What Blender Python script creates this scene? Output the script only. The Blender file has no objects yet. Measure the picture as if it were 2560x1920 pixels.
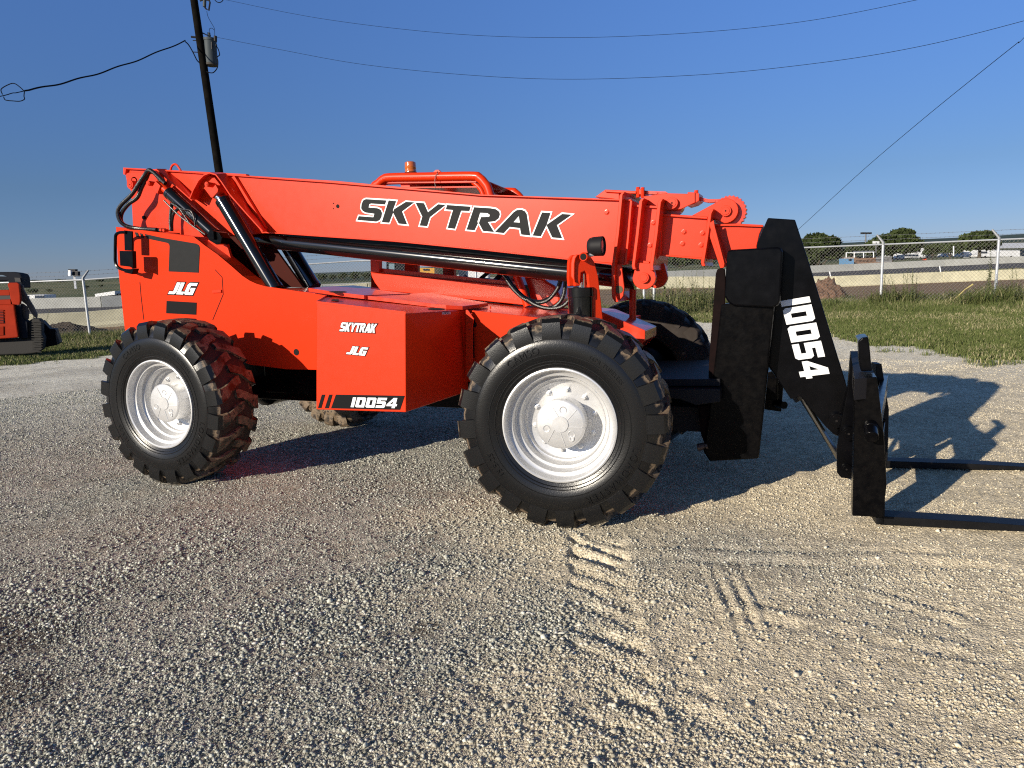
import bpy, bmesh, math, random
import numpy as np
from mathutils import Vector, Matrix
random.seed(7); rng = np.random.default_rng(7)
scene = bpy.context.scene
# ---------------------------------------------------------------- camera
CAM = np.array([1.4027, -3.9123, 1.5573]); YAW, PITCH, ROLL, FPX = -.402, -.1515, -.0339, 1749.51
_cy, _sy, _cp, _sp = math.cos(YAW), math.sin(YAW), math.cos(PITCH), math.sin(PITCH)
FW = np.array([_sy*_cp, _cy*_cp, _sp]); _R = np.array([_cy, -_sy, 0.]); _U = np.cross(_R, FW)
RT = _R*math.cos(ROLL)+_U*math.sin(ROLL); UP = _U*math.cos(ROLL)-_R*math.sin(ROLL)
cd = bpy.data.cameras.new('camera'); cam = bpy.data.objects.new('camera', cd); scene.collection.objects.link(cam)
cam.matrix_world = Matrix(((RT[0], UP[0], -FW[0], CAM[0]), (RT[1], UP[1], -FW[1], CAM[1]), (RT[2], UP[2], -FW[2], CAM[2]), (0, 0, 0, 1)))
cd.sensor_width = 36; cd.lens = 36*FPX/2560; cd.clip_start = .05; cd.clip_end = 9000
scene.camera = cam
# ---------------------------------------------------------------- light
SUN_EL, SUN_AZ = math.radians(17.8), math.radians(66)      # shadows fall towards (cos az, sin az)
w = bpy.data.worlds.new('World'); scene.world = w; w.use_nodes = True
nt = w.node_tree; bg = nt.nodes['Background']; sky = nt.nodes.new('ShaderNodeTexSky')
sky.sky_type = 'NISHITA'; sky.sun_disc = False; sky.sun_elevation = SUN_EL
_to = (-math.cos(SUN_AZ), -math.sin(SUN_AZ)); sky.sun_rotation = math.atan2(_to[0], _to[1])
sky.air_density = 1.0; sky.dust_density = 0.; sky.ozone_density = 7; sky.altitude = 100
_tc = nt.nodes.new('ShaderNodeTexCoord'); _sx = nt.nodes.new('ShaderNodeSeparateXYZ'); nt.links.new(_tc.outputs['Generated'], _sx.inputs[0])
_rp = nt.nodes.new('ShaderNodeValToRGB'); nt.links.new(_sx.outputs[2], _rp.inputs[0])      # bluer higher up, paler at horizon; unseen upper sky dimmed, warmed to neutralise fill
_rp.color_ramp.elements[0].position = 0.; _rp.color_ramp.elements[0].color = (.46, .43, .57, 1); _rp.color_ramp.elements[1].position = .42; _rp.color_ramp.elements[1].color = (.94, .88, 1.0, 1); _e = _rp.color_ramp.elements.new(.12); _e.color = (.57, .49, .52, 1); _e = _rp.color_ramp.elements.new(.95); _e.color = (.42, .30, .20, 1); _e = _rp.color_ramp.elements.new(.62); _e.color = (.72, .56, .46, 1)
_mx = nt.nodes.new('ShaderNodeVectorMath'); _mx.operation = 'MULTIPLY'; nt.links.new(sky.outputs[0], _mx.inputs[0]); nt.links.new(_rp.outputs[0], _mx.inputs[1])
nt.links.new(_mx.outputs[0], bg.inputs[0]); bg.inputs[1].default_value = .138
sd = bpy.data.lights.new('sun', 'SUN'); sd.energy = 5.0; sd.angle = math.radians(.55); sd.color = (1, .90, .74)
so = bpy.data.objects.new('sun', sd); scene.collection.objects.link(so)
dv = Vector((math.cos(SUN_AZ)*math.cos(SUN_EL), math.sin(SUN_AZ)*math.cos(SUN_EL), -math.sin(SUN_EL)))
so.rotation_euler = dv.to_track_quat('-Z', 'Y').to_euler()
scene.view_settings.view_transform = 'Standard'; scene.view_settings.look = 'None'
scene.view_settings.exposure = .2; scene.view_settings.gamma = 1
scene.cycles.use_denoising = False; scene.cycles.filter_width = 1.15; scene.cycles.sample_clamp_indirect = 2.5; scene.cycles.max_bounces = 6; scene.cycles.diffuse_bounces = 3; scene.cycles.glossy_bounces = 3
# ---------------------------------------------------------------- helpers
def ray(x, y): return FW+RT*((x-1280)/FPX)-UP*((y-960)/FPX)
def onY(x, y, Y): d = ray(x, y); return CAM+d*((Y-CAM[1])/d[1])
def onX(x, y, X): d = ray(x, y); return CAM+d*((X-CAM[0])/d[0])
def onZ(x, y, Z=0.): d = ray(x, y); return CAM+d*((Z-CAM[2])/d[2])
def P(x, y, d): return CAM+ray(x, y)*d
CROPS = dict(A=(240, 380, .27125), B=(820, 380, .27125), D=(1380, 420, .27125), E=(700, 660, .24412), G=(1700, 780, .38879),
             H=(1600, 520, .31646), S=(280, 400, .18083), T=(1100, 760, .34965), L=(0, 660, .14467), W=(0, 0, .28933), N=(480, 0, .14467),
             Q=(1120, 640, .18988), K=(2050, 800, .31946), F=(920, 400, .18083), X=(1560, 860, .22604), V=(880, 480, .13562), U=(1140, 500, .13562),
             R=(2060, 560, .22604), C=(240, 760, .28329), J=(720, 720, .22604), M=(0, 640, .18083), O=(0, 0, 1.0))
def cr(k, pts): a, b, s = CROPS[k]; return [(a+x*s, b+y*s) for x, y in pts]
def cl(p): return Vector((float(p[0]), float(p[1]), float(p[2])))
class MB:
    def __init__(s): s.v = []; s.f = []; s.sm = []
    def add(s, vs, fs, smooth=False):
        n = len(s.v); s.v += [tuple(float(c) for c in v) for v in vs]; s.f += [tuple(i+n for i in f) for f in fs]; s.sm += [smooth]*len(fs)
        return s
    def prism3(s, front, back):
        n = len(front); fs = [tuple(range(n)), tuple(range(2*n-1, n-1, -1))]+[(i, i+n, (i+1) % n+n, (i+1) % n) for i in range(n)]
        return s.add(list(front)+list(back), fs)
    def prism(s, px, Y0, Y1):
        a = [onY(x, y, Y0) for x, y in px]; return s.prism3(a, [(p[0], Y1, p[2]) for p in a])
    def box(s, x0, x1, y0, y1, z0, z1):
        return s.prism3([(x0, y0, z0), (x1, y0, z0), (x1, y0, z1), (x0, y0, z1)], [(x0, y1, z0), (x1, y1, z0), (x1, y1, z1), (x0, y1, z1)])
    def slab(s, pts, off):
        off = np.array(off, float); return s.prism3([np.array(p, float) for p in pts], [np.array(p, float)+off for p in pts])
    def beam(s, a, b, w, h, up=(0, 0, 1)):
        a = cl(a); b = cl(b); t = (b-a).normalized(); u = Vector(up); sd_ = t.cross(u).normalized(); u = sd_.cross(t)
        q = [sd_*(i*w/2)+u*(j*h/2) for i, j in ((-1, -1), (1, -1), (1, 1), (-1, 1))]
        return s.prism3([a+k for k in q], [b+k for k in q])
    def tube(s, pts, r, n=10, caps=True, sm=True):
        pts = [cl(p) for p in pts]; rs = r if isinstance(r, (list, tuple)) else [r]*len(pts)
        vs = []; prev = None
        for i, p in enumerate(pts):
            t = (pts[min(i+1, len(pts)-1)]-pts[max(i-1, 0)]).normalized()
            if prev is None:
                u = t.orthogonal().normalized()
            else:
                u = (prev-t*prev.dot(t)).normalized()
            prev = u; v = t.cross(u)
            for k in range(n):
                a = 2*math.pi*k/n; vs.append(p+(u*math.cos(a)+v*math.sin(a))*rs[i])
        m = len(pts); fs = [(i*n+k, i*n+(k+1) % n, (i+1)*n+(k+1) % n, (i+1)*n+k) for i in range(m-1) for k in range(n)]
        s.add(vs, fs, sm)
        if caps: s.add(vs[:n], [tuple(range(n-1, -1, -1))]); s.add(vs[-n:], [tuple(range(n))])
        return s
    def lathe(s, prof, c=(0, 0, 0), n=64, axis='y', sm=True, sgn=1):
        vs = []
        for r, y in prof:
            for k in range(n):
                a = 2*math.pi*k/n
                if axis == 'y': vs.append((c[0]+r*math.cos(a), c[1]+sgn*y, c[2]+r*math.sin(a)))
                elif axis == 'x': vs.append((c[0]+sgn*y, c[1]+r*math.cos(a), c[2]+r*math.sin(a)))
                else: vs.append((c[0]+r*math.cos(a), c[1]+r*math.sin(a), c[2]+sgn*y))
        m = len(prof)
        return s.add(vs, [(i*n+k, i*n+(k+1) % n, (i+1)*n+(k+1) % n, (i+1)*n+k) for i in range(m-1) for k in range(n)], sm)
    def disc(s, c, r, y0, y1, n=24):      # short cylinder along Y
        s.lathe([(r, y0-c[1]), (r, y1-c[1])], c, n, 'y')
        for yy in (y0, y1): s.add([(c[0]+r*math.cos(2*math.pi*k/n), yy, c[2]+r*math.sin(2*math.pi*k/n)) for k in range(n)], [tuple(range(n))])
        return s
    def build(s, name, mat, parent=None, bevel=0, recalc=True, auto=True):
        me = bpy.data.meshes.new(name); me.from_pydata(s.v, [], s.f); me.materials.append(mat)
        if recalc:
            bm = bmesh.new(); bm.from_mesh(me); bmesh.ops.remove_doubles(bm, verts=bm.verts, dist=1e-5)
            bmesh.ops.recalc_face_normals(bm, faces=bm.faces); bm.to_mesh(me); bm.free()
            if auto and any(s.sm):
                for p in me.polygons: p.use_smooth = True
                me.set_sharp_from_angle(angle=math.radians(32))
        o = bpy.data.objects.new(name, me); scene.collection.objects.link(o)
        if parent is not None: o.parent = parent
        if bevel:
            b = o.modifiers.new('bevel', 'BEVEL'); b.width = bevel; b.segments = 2; b.limit_method = 'ANGLE'; b.angle_limit = math.radians(40); b.harden_normals = False
        return o
def tag(o, label=None, cat=None, group=None, kind=None):
    for k, v in (('label', label), ('category', cat), ('group', group), ('kind', kind)):
        if v: o[k] = v
    return o
def thing(name, label, cat, loc=(0, 0, 0), group=None):
    o = bpy.data.objects.new(name, None); scene.collection.objects.link(o); o.location = loc; o.empty_display_size = .2
    return tag(o, label, cat, group)
def adopt(root, *objs):
    for o in objs:
        o.parent = root; o.matrix_parent_inverse = Matrix.Translation(-root.location)
def smooth(pts, k=6):
    pts = [np.array(p, float) for p in pts]; out = []
    for i in range(len(pts)-1):
        p0, p1, p2, p3 = pts[max(i-1, 0)], pts[i], pts[i+1], pts[min(i+2, len(pts)-1)]
        for j in range(k):
            t = j/k; out.append(.5*((2*p1)+(-p0+p2)*t+(2*p0-5*p1+4*p2-p3)*t*t+(-p0+3*p1-3*p2+p3)*t**3))
    return out+[pts[-1]]
# ---------------------------------------------------------------- materials
def new_mat(name):
    m = bpy.data.materials.new(name); m.use_nodes = True; return m, m.node_tree, m.node_tree.nodes['Principled BSDF']
def mat(name, col, rough=.5, metal=0., coat=0., var=0., vscale=8., bump=0., bscale=60., rvar=0., spec=.5, col2=None, coatr=.08):
    m, t, b = new_mat(name); N = t.nodes; L = t.links
    b.inputs['Base Color'].default_value = (*col, 1); b.inputs['Roughness'].default_value = rough; b.inputs['Metallic'].default_value = metal
    b.inputs['Coat Weight'].default_value = coat; b.inputs['Coat Roughness'].default_value = coatr; b.inputs['Specular IOR Level'].default_value = spec
    tc = N.new('ShaderNodeTexCoord')
    if var or col2:
        n = N.new('ShaderNodeTexNoise'); n.inputs['Scale'].default_value = vscale; n.inputs['Detail'].default_value = 6; n.inputs['Roughness'].default_value = .65
        L.new(tc.outputs['Object'], n.inputs['Vector'])
        r = N.new('ShaderNodeValToRGB'); r.color_ramp.elements[0].position = .38; r.color_ramp.elements[1].position = .66
        c2 = col2 or tuple(min(1, c*(1+var)) for c in col); c1 = col if col2 else tuple(c*(1-var) for c in col)
        r.color_ramp.elements[0].color = (*c1, 1); r.color_ramp.elements[1].color = (*c2, 1)
        L.new(n.outputs[0], r.inputs[0]); L.new(r.outputs[0], b.inputs['Base Color'])
    if rvar:
        n2 = N.new('ShaderNodeTexNoise'); n2.inputs['Scale'].default_value = 14; n2.inputs['Detail'].default_value = 5; L.new(tc.outputs['Object'], n2.inputs['Vector'])
        mr = N.new('ShaderNodeMapRange'); mr.inputs[3].default_value = rough-rvar; mr.inputs[4].default_value = rough+rvar
        mr.inputs[1].default_value = .3; mr.inputs[2].default_value = .7; L.new(n2.outputs[0], mr.inputs[0]); L.new(mr.outputs[0], b.inputs['Roughness'])
    if bump:
        n3 = N.new('ShaderNodeTexNoise'); n3.inputs['Scale'].default_value = bscale; n3.inputs['Detail'].default_value = 4; L.new(tc.outputs['Object'], n3.inputs['Vector'])
        bp = N.new('ShaderNodeBump'); bp.inputs['Strength'].default_value = bump; bp.inputs['Distance'].default_value = .01
        L.new(n3.outputs[0], bp.inputs['Height']); L.new(bp.outputs[0], b.inputs['Normal'])
    return m
ORANGE = mat('orange_paint', (.70, .037, .005), .36, coat=.14, spec=.25, var=.025, vscale=1.4, rvar=.02, bump=.015, bscale=9, coatr=.12)
ORANGE_D = mat('orange_deck_paint', (.68, .04, .009), .3, coat=.45, var=.08, vscale=5, rvar=.08, bump=.04, bscale=12)
BLACK = mat('black_paint', (.0022, .0022, .003), .2, coat=0, spec=.16, var=.3, vscale=9, rvar=.05, bump=.03, bscale=14, coatr=.06)
BLACK_W = mat('worn_black_paint', (.0015, .0015, .002), .22, coat=0, spec=.11, rvar=.05, col2=(.005, .0045, .0045), vscale=22, bump=.12, bscale=40)
BLACK_C = mat('gloss_black_cylinder', (.005, .005, .006), .16, coat=.7, coatr=.05)
HOSE = mat('hose_rubber', (.010, .010, .011), .3, bump=.2, bscale=200)
FORKM = mat('fork_black', (.006, .006, .007), .5, spec=.22, var=.3, vscale=12, bump=.06, bscale=40)
CHROME = mat('chrome', (.75, .75, .74), .12, metal=1.)
SILVER = mat('silver_rim_paint', (.70, .70, .70), .38, metal=.5, var=.06, vscale=5, rvar=.04)
DECAL_G = mat('decal_charcoal', (.022, .023, .024), .6, spec=.1, var=.06, vscale=30)
DECAL_K = mat('decal_black', (.008, .008, .009), .6, spec=.1)
DECAL_W = mat('decal_white', (.86, .87, .88), .4)
GALV = mat('galvanised_steel', (.62, .64, .66), .38, metal=.35, var=.1, vscale=12)
DARKIN = mat('cab_dark_trim', (.012, .011, .013), .6, spec=.25)
HOLE = mat('dark_recess', (.004, .002, .002), .9)  # near black, standing in for the shade inside holes and seams
def tyre_mat():
    m, t, b = new_mat('tyre_rubber'); N = t.nodes; L = t.links; tc = N.new('ShaderNodeTexCoord')
    n = N.new('ShaderNodeTexNoise'); n.inputs['Scale'].default_value = 9; n.inputs['Detail'].default_value = 8; n.inputs['Roughness'].default_value = .7
    L.new(tc.outputs['Object'], n.inputs['Vector'])
    at = N.new('ShaderNodeAttribute'); at.attribute_name = 'dirt'
    ad = N.new('ShaderNodeMath'); ad.operation = 'ADD'; L.new(at.outputs['Fac'], ad.inputs[0]); L.new(n.outputs[0], ad.inputs[1])
    r = N.new('ShaderNodeValToRGB'); e = r.color_ramp.elements; e[0].position = .80; e[0].color = (.0065, .0065, .007, 1); e[1].position = 1.45; e[1].color = (.23, .165, .105, 1)
    e2 = r.color_ramp.elements.new(1.0); e2.color = (.03, .022, .018, 1); L.new(ad.outputs[0], r.inputs[0]); L.new(r.outputs[0], b.inputs['Base Color'])
    mr = N.new('ShaderNodeMapRange'); mr.inputs[1].default_value = .7; mr.inputs[2].default_value = 1.2; mr.inputs[3].default_value = .27; mr.inputs[4].default_value = .85
    L.new(ad.outputs[0], mr.inputs[0]); L.new(mr.outputs[0], b.inputs['Roughness'])
    n3 = N.new('ShaderNodeTexNoise'); n3.inputs['Scale'].default_value = 150; n3.inputs['Detail'].default_value = 5; L.new(tc.outputs['Object'], n3.inputs['Vector'])
    bp = N.new('ShaderNodeBump'); bp.inputs['Strength'].default_value = .2; bp.inputs['Distance'].default_value = .003; L.new(n3.outputs[0], bp.inputs['Height']); L.new(bp.outputs[0], b.inputs['Normal'])
    return m
TYRE = tyre_mat()
def vcol_mat(name, rough=.9, attr='Col', noise=0., bumps=None, spec=.3, trans=0.):
    m, t, b = new_mat(name); N = t.nodes; L = t.links; at = N.new('ShaderNodeAttribute'); at.attribute_name = attr
    b.inputs['Roughness'].default_value = rough; b.inputs['Specular IOR Level'].default_value = spec
    if noise:
        tc = N.new('ShaderNodeTexCoord'); n = N.new('ShaderNodeTexNoise'); n.inputs['Scale'].default_value = noise; n.inputs['Detail'].default_value = 8; n.inputs['Roughness'].default_value = .7
        L.new(tc.outputs['Object'], n.inputs['Vector']); mr = N.new('ShaderNodeMapRange'); mr.inputs[1].default_value = .3; mr.inputs[2].default_value = .7; mr.inputs[3].default_value = .72; mr.inputs[4].default_value = 1.28
        L.new(n.outputs[0], mr.inputs[0]); mx = N.new('ShaderNodeVectorMath'); mx.operation = 'SCALE'; L.new(at.outputs['Color'], mx.inputs[0]); L.new(mr.outputs[0], mx.inputs['Scale'])
        L.new(mx.outputs[0], b.inputs['Base Color'])
    else: L.new(at.outputs['Color'], b.inputs['Base Color'])
    return m
def raw_mesh(name, V, Fa, nper, matl, col=None, smooth_=False, attr='Col'):
    """V (n,3), Fa (m,nper) index array; col per vertex (n,3)"""
    me = bpy.data.meshes.new(name); V = np.ascontiguousarray(V, np.float32); Fa = np.ascontiguousarray(Fa, np.int32)
    me.vertices.add(len(V)); me.vertices.foreach_set('co', V.ravel()); m = len(Fa)
    me.loops.add(m*nper); me.loops.foreach_set('vertex_index', Fa.ravel()); me.polygons.add(m)
    me.polygons.foreach_set('loop_start', np.arange(0, m*nper, nper, dtype=np.int32)); me.polygons.foreach_set('loop_total', np.full(m, nper, np.int32))
    if smooth_: me.polygons.foreach_set('use_smooth', np.ones(m, bool))
    me.update(calc_edges=True)
    if col is not None:
        a = me.attributes.new(attr, 'FLOAT_COLOR', 'POINT'); c = np.ones((len(V), 4), np.float32); c[:, :3] = col; a.data.foreach_set('color', c.ravel())
    me.materials.append(matl); o = bpy.data.objects.new(name, me); scene.collection.objects.link(o); return o
# value noise (numpy)
_tab = rng.random((256, 256))
def vnoise(x, y):
    xi = np.floor(x).astype(int); yi = np.floor(y).astype(int); fx = x-xi; fy = y-yi; fx = fx*fx*(3-2*fx); fy = fy*fy*(3-2*fy)
    g = lambda a, b: _tab[a & 255, b & 255]
    return (g(xi, yi)*(1-fx)+g(xi+1, yi)*fx)*(1-fy)+(g(xi, yi+1)*(1-fx)+g(xi+1, yi+1)*fx)*fy
def fbm(x, y, s, o=4):
    r = 0; a = .5; t = 0
    for i in range(o): r = r+a*vnoise(x*s+17.3*i, y*s+5.1*i); t += a; a *= .55; s *= 2.03
    return r/t
def sst(x, a, b): t = np.clip((x-a)/(b-a), 0, 1); return t*t*(3-2*t)
# ================================================================ TERRAIN
HEAD = math.atan2(FW[0], FW[1])       # heading of the view on the ground
def hor(px): return 728.3-(px-232)*.0339
def elev(px, py, d): return CAM[2]-d*(py-hor(px))/FPX*1.0115   # height of a ground point seen at (px,py) at depth d
CX = np.array([-900, 0, 232, 600, 900, 1300, 1650, 2000, 2205, 2488, 3000, 3600.])
GRASS = np.interp(CX, [-900, 100, 265, 900, 1300, 1760, 2073, 2182, 2361, 2555, 3600], [13, 15.6, 17.2, 20.5, 21.5, 21, 16.6, 13.2, 11.5, 10.5, 8])
FENCE = np.interp(CX, [-900, 232, 900, 1625, 2205, 2488, 3600], [26.5, 24.8, 26, 25.5, 23.7, 22.7, 19.5])
BARR = np.interp(CX, [-900, 0, 232, 900, 1300, 2060, 2488, 3600], [30, 34, 36, 42, 48, 55, 58, 62])
WALL = np.interp(CX, [-900, 232, 900, 1650, 2060, 2560, 3600], [62, 70, 82, 98, 110, 118, 125])
def tabf(c, v): return lambda px: np.interp(px, c, v)
fG, fF, fB, fW = tabf(CX, GRASS), tabf(CX, FENCE), tabf(CX, BARR), tabf(CX, WALL)
zF = tabf([-900, 232, 900, 1625, 2205, 2488, 3600], [elev(232, 845, 24.8)]+[elev(232, 845, 24.8), .25, .14, elev(2205, 765, 23.7), elev(2488, 760, 22.7), .15])
zB = tabf([-900, 297, 900, 1300, 1800, 2060, 2488, 3600], [-.25, -.30, elev(900, 742, 42), elev(1300, 724, 48), elev(1800, 718, 52), elev(2060, 717, 55), elev(2488, 699, 58), elev(2488, 699, 58)])
zW = tabf([-900, 150, 297, 900, 1650, 2060, 2205, 2488, 3600], [.03, .03, elev(297, 766, 70), elev(900, 728, 82), elev(1650, 697, 98), elev(2060, 680, 110), elev(2205, 673, 112), elev(2488, 659, 116), elev(2560, 656, 118)])
z3 = tabf([-900, 100, 900, 1650, 2060, 2560, 3600], [elev(100, 733, 320), elev(100, 733, 320), elev(900, 707, 320), elev(1650, 672, 320), elev(2060, 659, 320), elev(2560, 638, 320), 3])
z9 = tabf([-900, 100, 300, 820, 925, 1650, 2060, 2560, 3600], [elev(100, 706, 900), elev(100, 703, 900), elev(290, 700, 900), elev(820, 690, 900), elev(925, 686, 900), elev(1650, 650, 900), elev(2060, 640, 900), elev(2560, 620, 900), 18])
z20 = tabf([-900, 100, 820, 925, 1650, 2105, 2272, 2415, 2560, 3600], [elev(100, 703, 2000), elev(100, 701, 2000), elev(820, 682, 2000), elev(925, 679, 2000), elev(1650, 632, 2000), elev(2105, 609, 2000), elev(2272, 601.5, 2000), elev(2415, 595, 2000), elev(2560, 587, 2000), 70])
def px_of(ang): return 1280+FPX*np.tan(np.clip(ang, -1.05, 1.05))*1.0
def ground_z(px, d, X, Y):
    z = np.zeros_like(d)
    ks = [(12., None), (fF(px), zF(px)), (fB(px), zB(px)), (fW(px), zW(px)), (320., z3(px)), (900., z9(px)), (2000., z20(px)), (6000., z20(px)*.6)]
    pd, pz = np.full_like(d, 12.), np.zeros_like(d)
    for kd, kz in ks[1:]:
        kd = np.broadcast_to(kd, d.shape); kz = np.broadcast_to(kz, d.shape)
        t = np.clip((d-pd)/(kd-pd), 0, 1); z = np.where(d > pd, pz+(kz-pz)*t, z); pd, pz = kd, kz
    near = 1-sst(d, 9, 14)
    z = z+near*(.018*(fbm(X, Y, 1.1, 3)-.5)+.010*(fbm(X, Y, 6., 3)-.5)+.007*(fbm(X, Y, 30., 2)-.5))
    # wheel track of lug prints
    for (ax, ay, bx, by, wd, pitch, sl, amp) in TRACKS:
        L = math.hypot(bx-ax, by-ay); ux, uy = (bx-ax)/L, (by-ay)/L
        s = (X-ax)*ux+(Y-ay)*uy; t = -(X-ax)*uy+(Y-ay)*ux
        m = sst(s, -.1, .15)*(1-sst(s, L-.25, L))*(1-sst(np.abs(t), wd*.75, wd))*(.35+.65*sst(fbm(X, Y, 3.1, 2), .35, .6))
        if pitch < 0: z = z+m*amp*np.cos(t/(-pitch)*2*math.pi+2*(fbm(X, Y, 2.5, 2)-.5)); continue
        ph = (s-t*sl)/pitch+.9*fbm(X, Y, 2.6, 3); m = m*(.25+1.1*sst(fbm(X+9, Y-4, 2.1, 3), .38, .62)); z = z+m*amp*(np.clip(np.sin(ph*2*math.pi)*1.5, -1, 1)*.5-.4)
        z = z+amp*.25*np.exp(-((np.abs(t)-wd*1.1)/.04)**2)*sst(s, 0, .2)*(1-sst(s, L-.2, L))*(fbm(X, Y, 8., 2))
    return z
_tp = lambda a: onZ(*a)
def trk(a, b, wd, pitch, sl, amp):
    p, q = _tp(a), _tp(b); return (p[0], p[1], q[0], q[1], wd, pitch, sl, amp)
TRACKS = [trk((1490, 1330), (1540, 1900), .18, .20, .75, .038), trk((1700, 1700), (1790, 1920), .12, .19, .6, .018), trk((1800, 1415), (1905, 1660), .13, -.075, 0, .007),
          trk((1420, 1375), (2560, 1400), .15, -.20, 0, .012), trk((1850, 1520), (2540, 1640), .16, -.17, 0, .008), trk((2140, 1470), (2560, 1590), .10, -.14, 0, .008), trk((1250, 1560), (1120, 1900), .15, .2, .6, .010), trk((1150, 1500), (700, 1300), .16, .16, .8, .008)]
def classes(px, d, X, Y):
    """fraction of grass, tan/gravel colour, etc -> colour"""
    n1 = fbm(X, Y, .9, 4); n2 = fbm(X, Y, 4.5, 4); n3 = fbm(X, Y, 22., 3)
    tan = np.array([.78, .665, .47]); gry = np.array([.44, .41, .345]); brn = np.array([.36, .305, .235]); wht = np.array([.90, .85, .71])
    # the yard: left is dark crusher gravel, right is pale caliche
    side = sst((X-.72)*.55+(Y+1.8)*.10+(n1-.5)*2.2, -.75, .75)
    c = gry[None]*(1-side[..., None])+tan[None]*side[..., None]
    k = sst(n2, .45, .7)[..., None]*.55*(1-side[..., None]); c = c*(1-k)+brn[None]*k
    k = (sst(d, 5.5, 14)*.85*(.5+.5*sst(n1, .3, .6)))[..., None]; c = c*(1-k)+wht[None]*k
    c = c*(.82+.36*n3[..., None])
    for sx, sy, sr in ((20, 1590, .42), (1062, 1572, .10), (-60, 1760, .4)):      # damp dark soil stains
        p_ = onZ(sx, sy); k = (.72*(1-sst(np.hypot(X-p_[0], Y-p_[1])+(n2-.5)*sr*1.6, sr*.3, sr)))[..., None]; c = c*(1-k)+np.array([.085, .062, .045])*k
    g1 = np.array([.085, .105, .035]); g2 = np.array([.17, .15, .065]); dirt = np.array([.27, .18, .105]); asph = np.array([.105, .10, .10])
    gr = g1[None]*(1-sst(n2, .35, .65)[..., None])+g2[None]*sst(n2, .35, .65)[..., None]
    gb = fG(px)+1.6*(n1-.5)*2+.9*(n2-.5)
    f = sst(d, gb-.25, gb+.35)[..., None]; c = c*(1-f)+gr*f
    fd = fF(px)+2.5+5*(n1-.5); f = sst(d, fd, fd+2.5)[..., None]; dd = dirt[None]*(.75+.5*n2[..., None]); c = c*(1-f)+dd*f
    f = sst(d, fB(px)+.2, fB(px)+.8)[..., None]; c = c*(1-f)+(gr*1.25)*f
    a0 = fB(px)+(fW(px)-fB(px))*.42; f = sst(d, a0, a0+.8)[..., None]; c = c*(1-f)+asph[None]*f
    n4 = fbm(X, Y, .03, 4); n5 = fbm(X, Y, .008, 4)
    fld = np.array([.105, .125, .05])[None]*(1-sst(n4, .4, .6)[..., None])+np.array([.19, .18, .085])[None]*sst(n4, .4, .6)[..., None]
    f = sst(d, fW(px)+.3, fW(px)+2)[..., None]; c = c*(1-f)+fld*f
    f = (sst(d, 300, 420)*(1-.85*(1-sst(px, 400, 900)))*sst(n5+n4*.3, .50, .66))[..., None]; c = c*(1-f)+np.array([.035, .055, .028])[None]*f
    f = (sst(d, 900, 1500))[..., None]*.85; c = c*(1-f)+np.array([.055, .082, .07])[None]*f  # far hills tinted blue-green, haze put into the ground colour
    return c
angs = np.concatenate([np.linspace(-math.pi, -.75, 40)[:-1], np.linspace(-.75, .75, 860), np.linspace(.75, math.pi, 40)[1:-1]])
rad = [.35]
while rad[-1] < 28: rad.append(rad[-1]*1.0055+.0015)
while rad[-1] < 135: rad.append(rad[-1]*1.006)
while rad[-1] < 7000: rad.append(rad[-1]*1.03)
rad = np.array(rad); AA, RR = np.meshgrid(angs, rad)
DD = RR*np.cos(np.clip(AA, -1.05, 1.05)); PX = px_of(AA)
GX = CAM[0]+RR*np.sin(AA+HEAD); GY = CAM[1]+RR*np.cos(AA+HEAD)
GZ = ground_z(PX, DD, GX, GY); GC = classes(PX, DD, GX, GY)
na, nr = len(angs), len(rad); V = np.stack([GX, GY, GZ], -1).reshape(-1, 3); C3 = GC.reshape(-1, 3)
I, J = np.meshgrid(np.arange(nr-1), np.arange(na), indexing='ij'); J2 = (J+1) % na
Fq = np.stack([I*na+J, I*na+J2, (I+1)*na+J2, (I+1)*na+J], -1).reshape(-1, 4)[:, ::-1]
V = np.vstack([V, [[CAM[0], CAM[1], 0]]]); C3 = np.vstack([C3, C3[:1]])
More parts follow.
